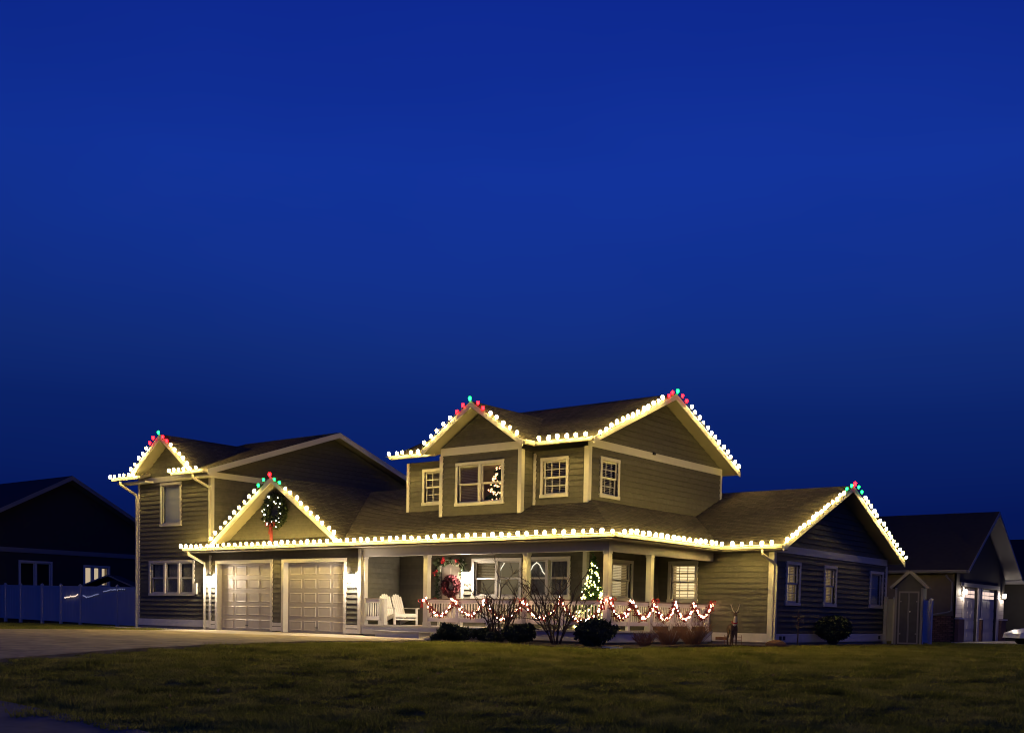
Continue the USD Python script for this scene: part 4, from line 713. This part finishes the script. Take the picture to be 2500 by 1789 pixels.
for r_ in range(13):
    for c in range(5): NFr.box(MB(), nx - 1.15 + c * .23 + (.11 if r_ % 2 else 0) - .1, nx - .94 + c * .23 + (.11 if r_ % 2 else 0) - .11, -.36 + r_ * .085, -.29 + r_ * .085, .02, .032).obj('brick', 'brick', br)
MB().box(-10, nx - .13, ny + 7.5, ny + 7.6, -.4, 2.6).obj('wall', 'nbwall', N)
NE = 2.72
roofplane(N, [(-12, ny - .45), (nx + .65, ny - .45), (nx + .65, 26.9), (-12, 26.9)], 'y+', NE, ny - .45, .66, rf='nbroof', soffit='nbtrim', course=False); roofplane(N, [(-12, 26.9), (nx + .65, 26.9), (nx + .65, 31.15), (-12, 31.15)], 'y-', NE + .66 * 4.25, 26.9, .66, rf='nbroof', soffit='nbtrim', course=False)
rake(N, (nx + .65, ny - .45, NE), (nx + .65, 26.9, NE + .66 * 4.25), (1, 0, 0), h=.14, m='nbtrim'); rake(N, (nx + .65, 26.9, NE + .66 * 4.25), (nx + .65, 31.15, NE), (1, 0, 0), h=.14, m='nbtrim')
gutter(N, (-12, ny - .45, NE), (nx + .6, ny - .45, NE), (0, -1, 0), m='nbtrim')
downspout(N, [(nx - .25, ny - .55, 2.5), (nx - .2, ny - .5, 2.4), (nx - .12, ny - .08, 2.2), (nx - .12, ny - .08, .98), (nx - .25, ny - .1, .9), (nx - 1.25, ny - .1, .72), (nx - 1.3, ny - .1, .6), (nx - 1.3, ny - .1, -.38)], 'nbtrim', .075)
NS.box(MB(), 23.75, 29.75, 2.07, 2.24, 0, .05).obj('garage_lintel', 'nbtrim', N)
for a, b in Dn:
    mb = MB(); NS.box(mb, a - .07, a, -.38, 2.05, 0, .05); NS.box(mb, b, b + .3, -.38, 2.05, 0, .05); mb.obj('garage_door_frame', 'nbdoor', N)
    d = NS.box(MB(), a, b, -.38, 2.05, -.2, -.15).obj('garage_door', 'nbdoor', N)
    for r_ in range(5):
        NS.box(MB(), a + .01, b - .01, -.37 + r_ * .484, -.37 + (r_ + 1) * .484 - .015, -.149, -.12).obj('door_section', 'nbdoor', d)
        if r_ < 4:
            for k in range(4): w_ = (b - a) / 4; NS.box(MB(), a + k * w_ + .04, a + (k + 1) * w_ - .04, -.37 + r_ * .484 + .09, -.37 + (r_ + 1) * .484 - .10, -.12, -.105).obj('door_panel', 'nbdoor', d)
    for k in range(3):
        for j in range(2): w_ = (b - a - .1) / 3; NS.box(MB(), a + .05 + k * w_ + .03, a + .05 + (k + 1) * w_ - .03, 1.60 + j * .18, 1.74 + j * .18, -.12, -.112).obj('door_pane', 'litpink', d)
for u in (23.62, 26.72, 30.2):
    c = MB(); NS.box(c, u - .3 * (u != 26.72) - .12, u + .3 * (u != 26.72) + .12, -.4, .62, 0, .16); cc = c.obj('brick_pier', 'brick', N); NS.box(MB(), u - .3 * (u != 26.72) - .17, u + .3 * (u != 26.72) + .17, .62, .68, 0, .22).obj('pier_cap', 'nbdoor', cc)
for u, t_ in ((23.62, 'near'), (30.15, 'far')):
    for k in range(5): NS.box(MB(), u - .42, u + .42, .70 + k * .18, .70 + k * .18 + .172, .0, .03).obj('siding_board', 'nbdoor', N)
lantern((nx + .04, 23.98, 1.84), 'bright wall lantern left of the neighbour garage doors', 'lampn', .8, 90); lantern((nx + .04, 30.15, 1.80), 'bright wall lantern right of the neighbour garage doors', 'lampn', .8, 90)
plan([(nx - .02, 22.9), (9.5, 22.9), (12, 31), (nx - .02, 31)], lambda x, y: 0 * x - .37, 'conc', 'neighbour_driveway', .0, .06)
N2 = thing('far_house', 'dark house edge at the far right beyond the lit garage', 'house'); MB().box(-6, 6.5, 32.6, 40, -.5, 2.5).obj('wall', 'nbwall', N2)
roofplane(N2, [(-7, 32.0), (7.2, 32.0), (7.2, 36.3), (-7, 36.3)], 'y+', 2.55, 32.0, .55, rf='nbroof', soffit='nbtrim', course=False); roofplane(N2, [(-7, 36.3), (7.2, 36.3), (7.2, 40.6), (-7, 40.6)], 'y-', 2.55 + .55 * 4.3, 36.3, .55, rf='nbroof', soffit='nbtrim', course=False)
gutter(N2, (-7, 32.0, 2.6), (7.2, 32.0, 2.6), (0, -1, 0), m='nbtrim', h=.16); downspout(N2, [(4.05, 31.9, 2.5), (4.05, 32.4, 2.2), (4.05, 32.5, 1.9), (4.05, 32.5, -.3)], 'nbtrim', .1)
car = thing('parked_car', 'white car parked at the far right edge, only its front visible', 'car', None, (6.15, 22.0, -.40), 40)   # local -x is its nose
pr = Polygon([(-.55, .28), (-.50, .48), (-.1, .62), (.55, .72), (1.1, 1.12), (2.4, 1.14), (3.1, .75), (3.5, .7), (3.55, .3)]); t = trimesh.creation.extrude_polygon(pr, 1.5); v = np.array(t.vertices); v = np.stack([v[:, 0], v[:, 2], v[:, 1]], 1); obj('body', (v, t.faces), 'carpaint', car)
for x in (.25, 2.7):
    for y in (.03, 1.47): w_ = trimesh.creation.cylinder(radius=.30, height=.18, sections=20); w_.apply_transform(trimesh.transformations.rotation_matrix(math.pi / 2, (1, 0, 0))); w_.apply_translation((x, y, .30)); obj('wheel', w_, 'rubber', car, smooth=40)
MB().box(-.545, -.50, .1, .4, .38, .46).obj('headlight', 'white', car); MB().box(-.545, -.50, 1.1, 1.4, .38, .46).obj('headlight', 'white', car)
w_ = MB().add([(.6, .2, .74), (1.08, .25, 1.10), (1.08, 1.25, 1.10), (.6, 1.3, .74)], [(0, 1, 2), (0, 2, 3)]).obj('windscreen', 'black', car)

# ------------------------------------------------------------------ left: fence, neighbour, small shed
fp = np.array((-38.3, 1.165, 0))
F = panel_fence('vinyl_fence', fp, (-23.42, .42, 0), (-.24, -.42), 1.70, [2.0, 3.6, 5.8, 7.6, 9.4, 12.6, 14.4], 'long white vinyl privacy fence left of the house', .28)
for lab, m_, pts in (('bright strand of fairy lights on the second fence panel', 'strandn', [(-30.2, .81), (-29.8, .85), (-29.4, .87), (-29.0, .95)]), ('dim drooping strand of fairy lights on the third fence panel', 'strandd', [(-28.5, .93), (-28.2, .86), (-27.7, .92), (-27.2, 1.0)]), ('faint strand of fairy lights at the fence end nearest the house', 'strandd', [(-26.7, 1.10), (-26.2, 1.16), (-25.7, 1.19), (-25.0, 1.20)])):
    s = thing('fence_strand', lab, 'light strand'); P = np.array([(x, .42 + .58 * (-23.42 - x) / 11.5 - .06, z) for x, z in pts]); tt = np.linspace(0, len(P) - 1, 16); P = np.stack([np.interp(tt, np.arange(len(P)), P[:, i]) for i in range(3)], 1); P[:, 2] += nr.normal(0, .016, 16)
    MB().tube(P, .012, 5).obj('cord', 'wire', s)
    for p in P: obj('bulb', bulbmesh(p - (0, .03, 0), .026, 0), m_, s)
N3 = thing('neighbour_house', 'dark gabled neighbouring house on the left behind the white fence', 'house')
n3 = -38.5; S3 = Facade('S', n3); ya = 5.58
wd, wl = (2.9, 4.75, 1.2, 2.78), (6.55, 8.15, 1.5, 2.70)
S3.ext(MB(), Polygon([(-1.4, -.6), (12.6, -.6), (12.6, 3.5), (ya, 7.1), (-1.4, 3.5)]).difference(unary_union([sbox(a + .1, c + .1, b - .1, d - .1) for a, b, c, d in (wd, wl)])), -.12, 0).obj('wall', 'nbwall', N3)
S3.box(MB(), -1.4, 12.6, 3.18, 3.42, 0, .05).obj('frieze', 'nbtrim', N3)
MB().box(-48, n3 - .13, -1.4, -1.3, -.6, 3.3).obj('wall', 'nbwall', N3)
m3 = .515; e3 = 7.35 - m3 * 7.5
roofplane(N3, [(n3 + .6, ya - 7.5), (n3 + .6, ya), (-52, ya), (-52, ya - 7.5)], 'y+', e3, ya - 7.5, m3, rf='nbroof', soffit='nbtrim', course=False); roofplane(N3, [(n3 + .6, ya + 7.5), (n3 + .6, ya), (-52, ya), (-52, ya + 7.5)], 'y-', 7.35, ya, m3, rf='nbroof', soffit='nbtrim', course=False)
rake(N3, (n3 + .6, ya - 7.5, e3), (n3 + .6, ya, 7.35), (1, 0, 0), h=.22, m='nbtrim'); rake(N3, (n3 + .6, ya, 7.35), (n3 + .6, ya + 7.5, e3), (1, 0, 0), h=.22, m='nbtrim')
window(N3, S3, wd[0], wd[1], wd[2], wd[3], cols=2, hung=False); window(N3, S3, wl[0], wl[1], wl[2], wl[3], cols=3, hung=False, emit='litnb', room='room')
SM = thing('small_shed', 'low dark shed roof peeking over the fence below the lit window', 'shed', None, (-31.7, 3.85, -.35), 40)
MB().box(-1.25, 1.25, 0, 1.6, 0, 1.75).obj('wall', 'nbwall', SM)
for s in (-1, 1): MB().bar((0, .8, 2.33), (s * 1.5, .8, 1.70), 1.9, .05, side=(0, 1, 0)).obj('roof', 'nbroof', SM); MB().bar((0, -.17, 2.32), (s * 1.5, -.17, 1.69), .03, .07, side=(0, 1, 0)).obj('rake_board', 'nbtrim', SM)
MB().box(-.4, .4, -.03, 0, .05, 1.6).obj('door', 'shed', SM)
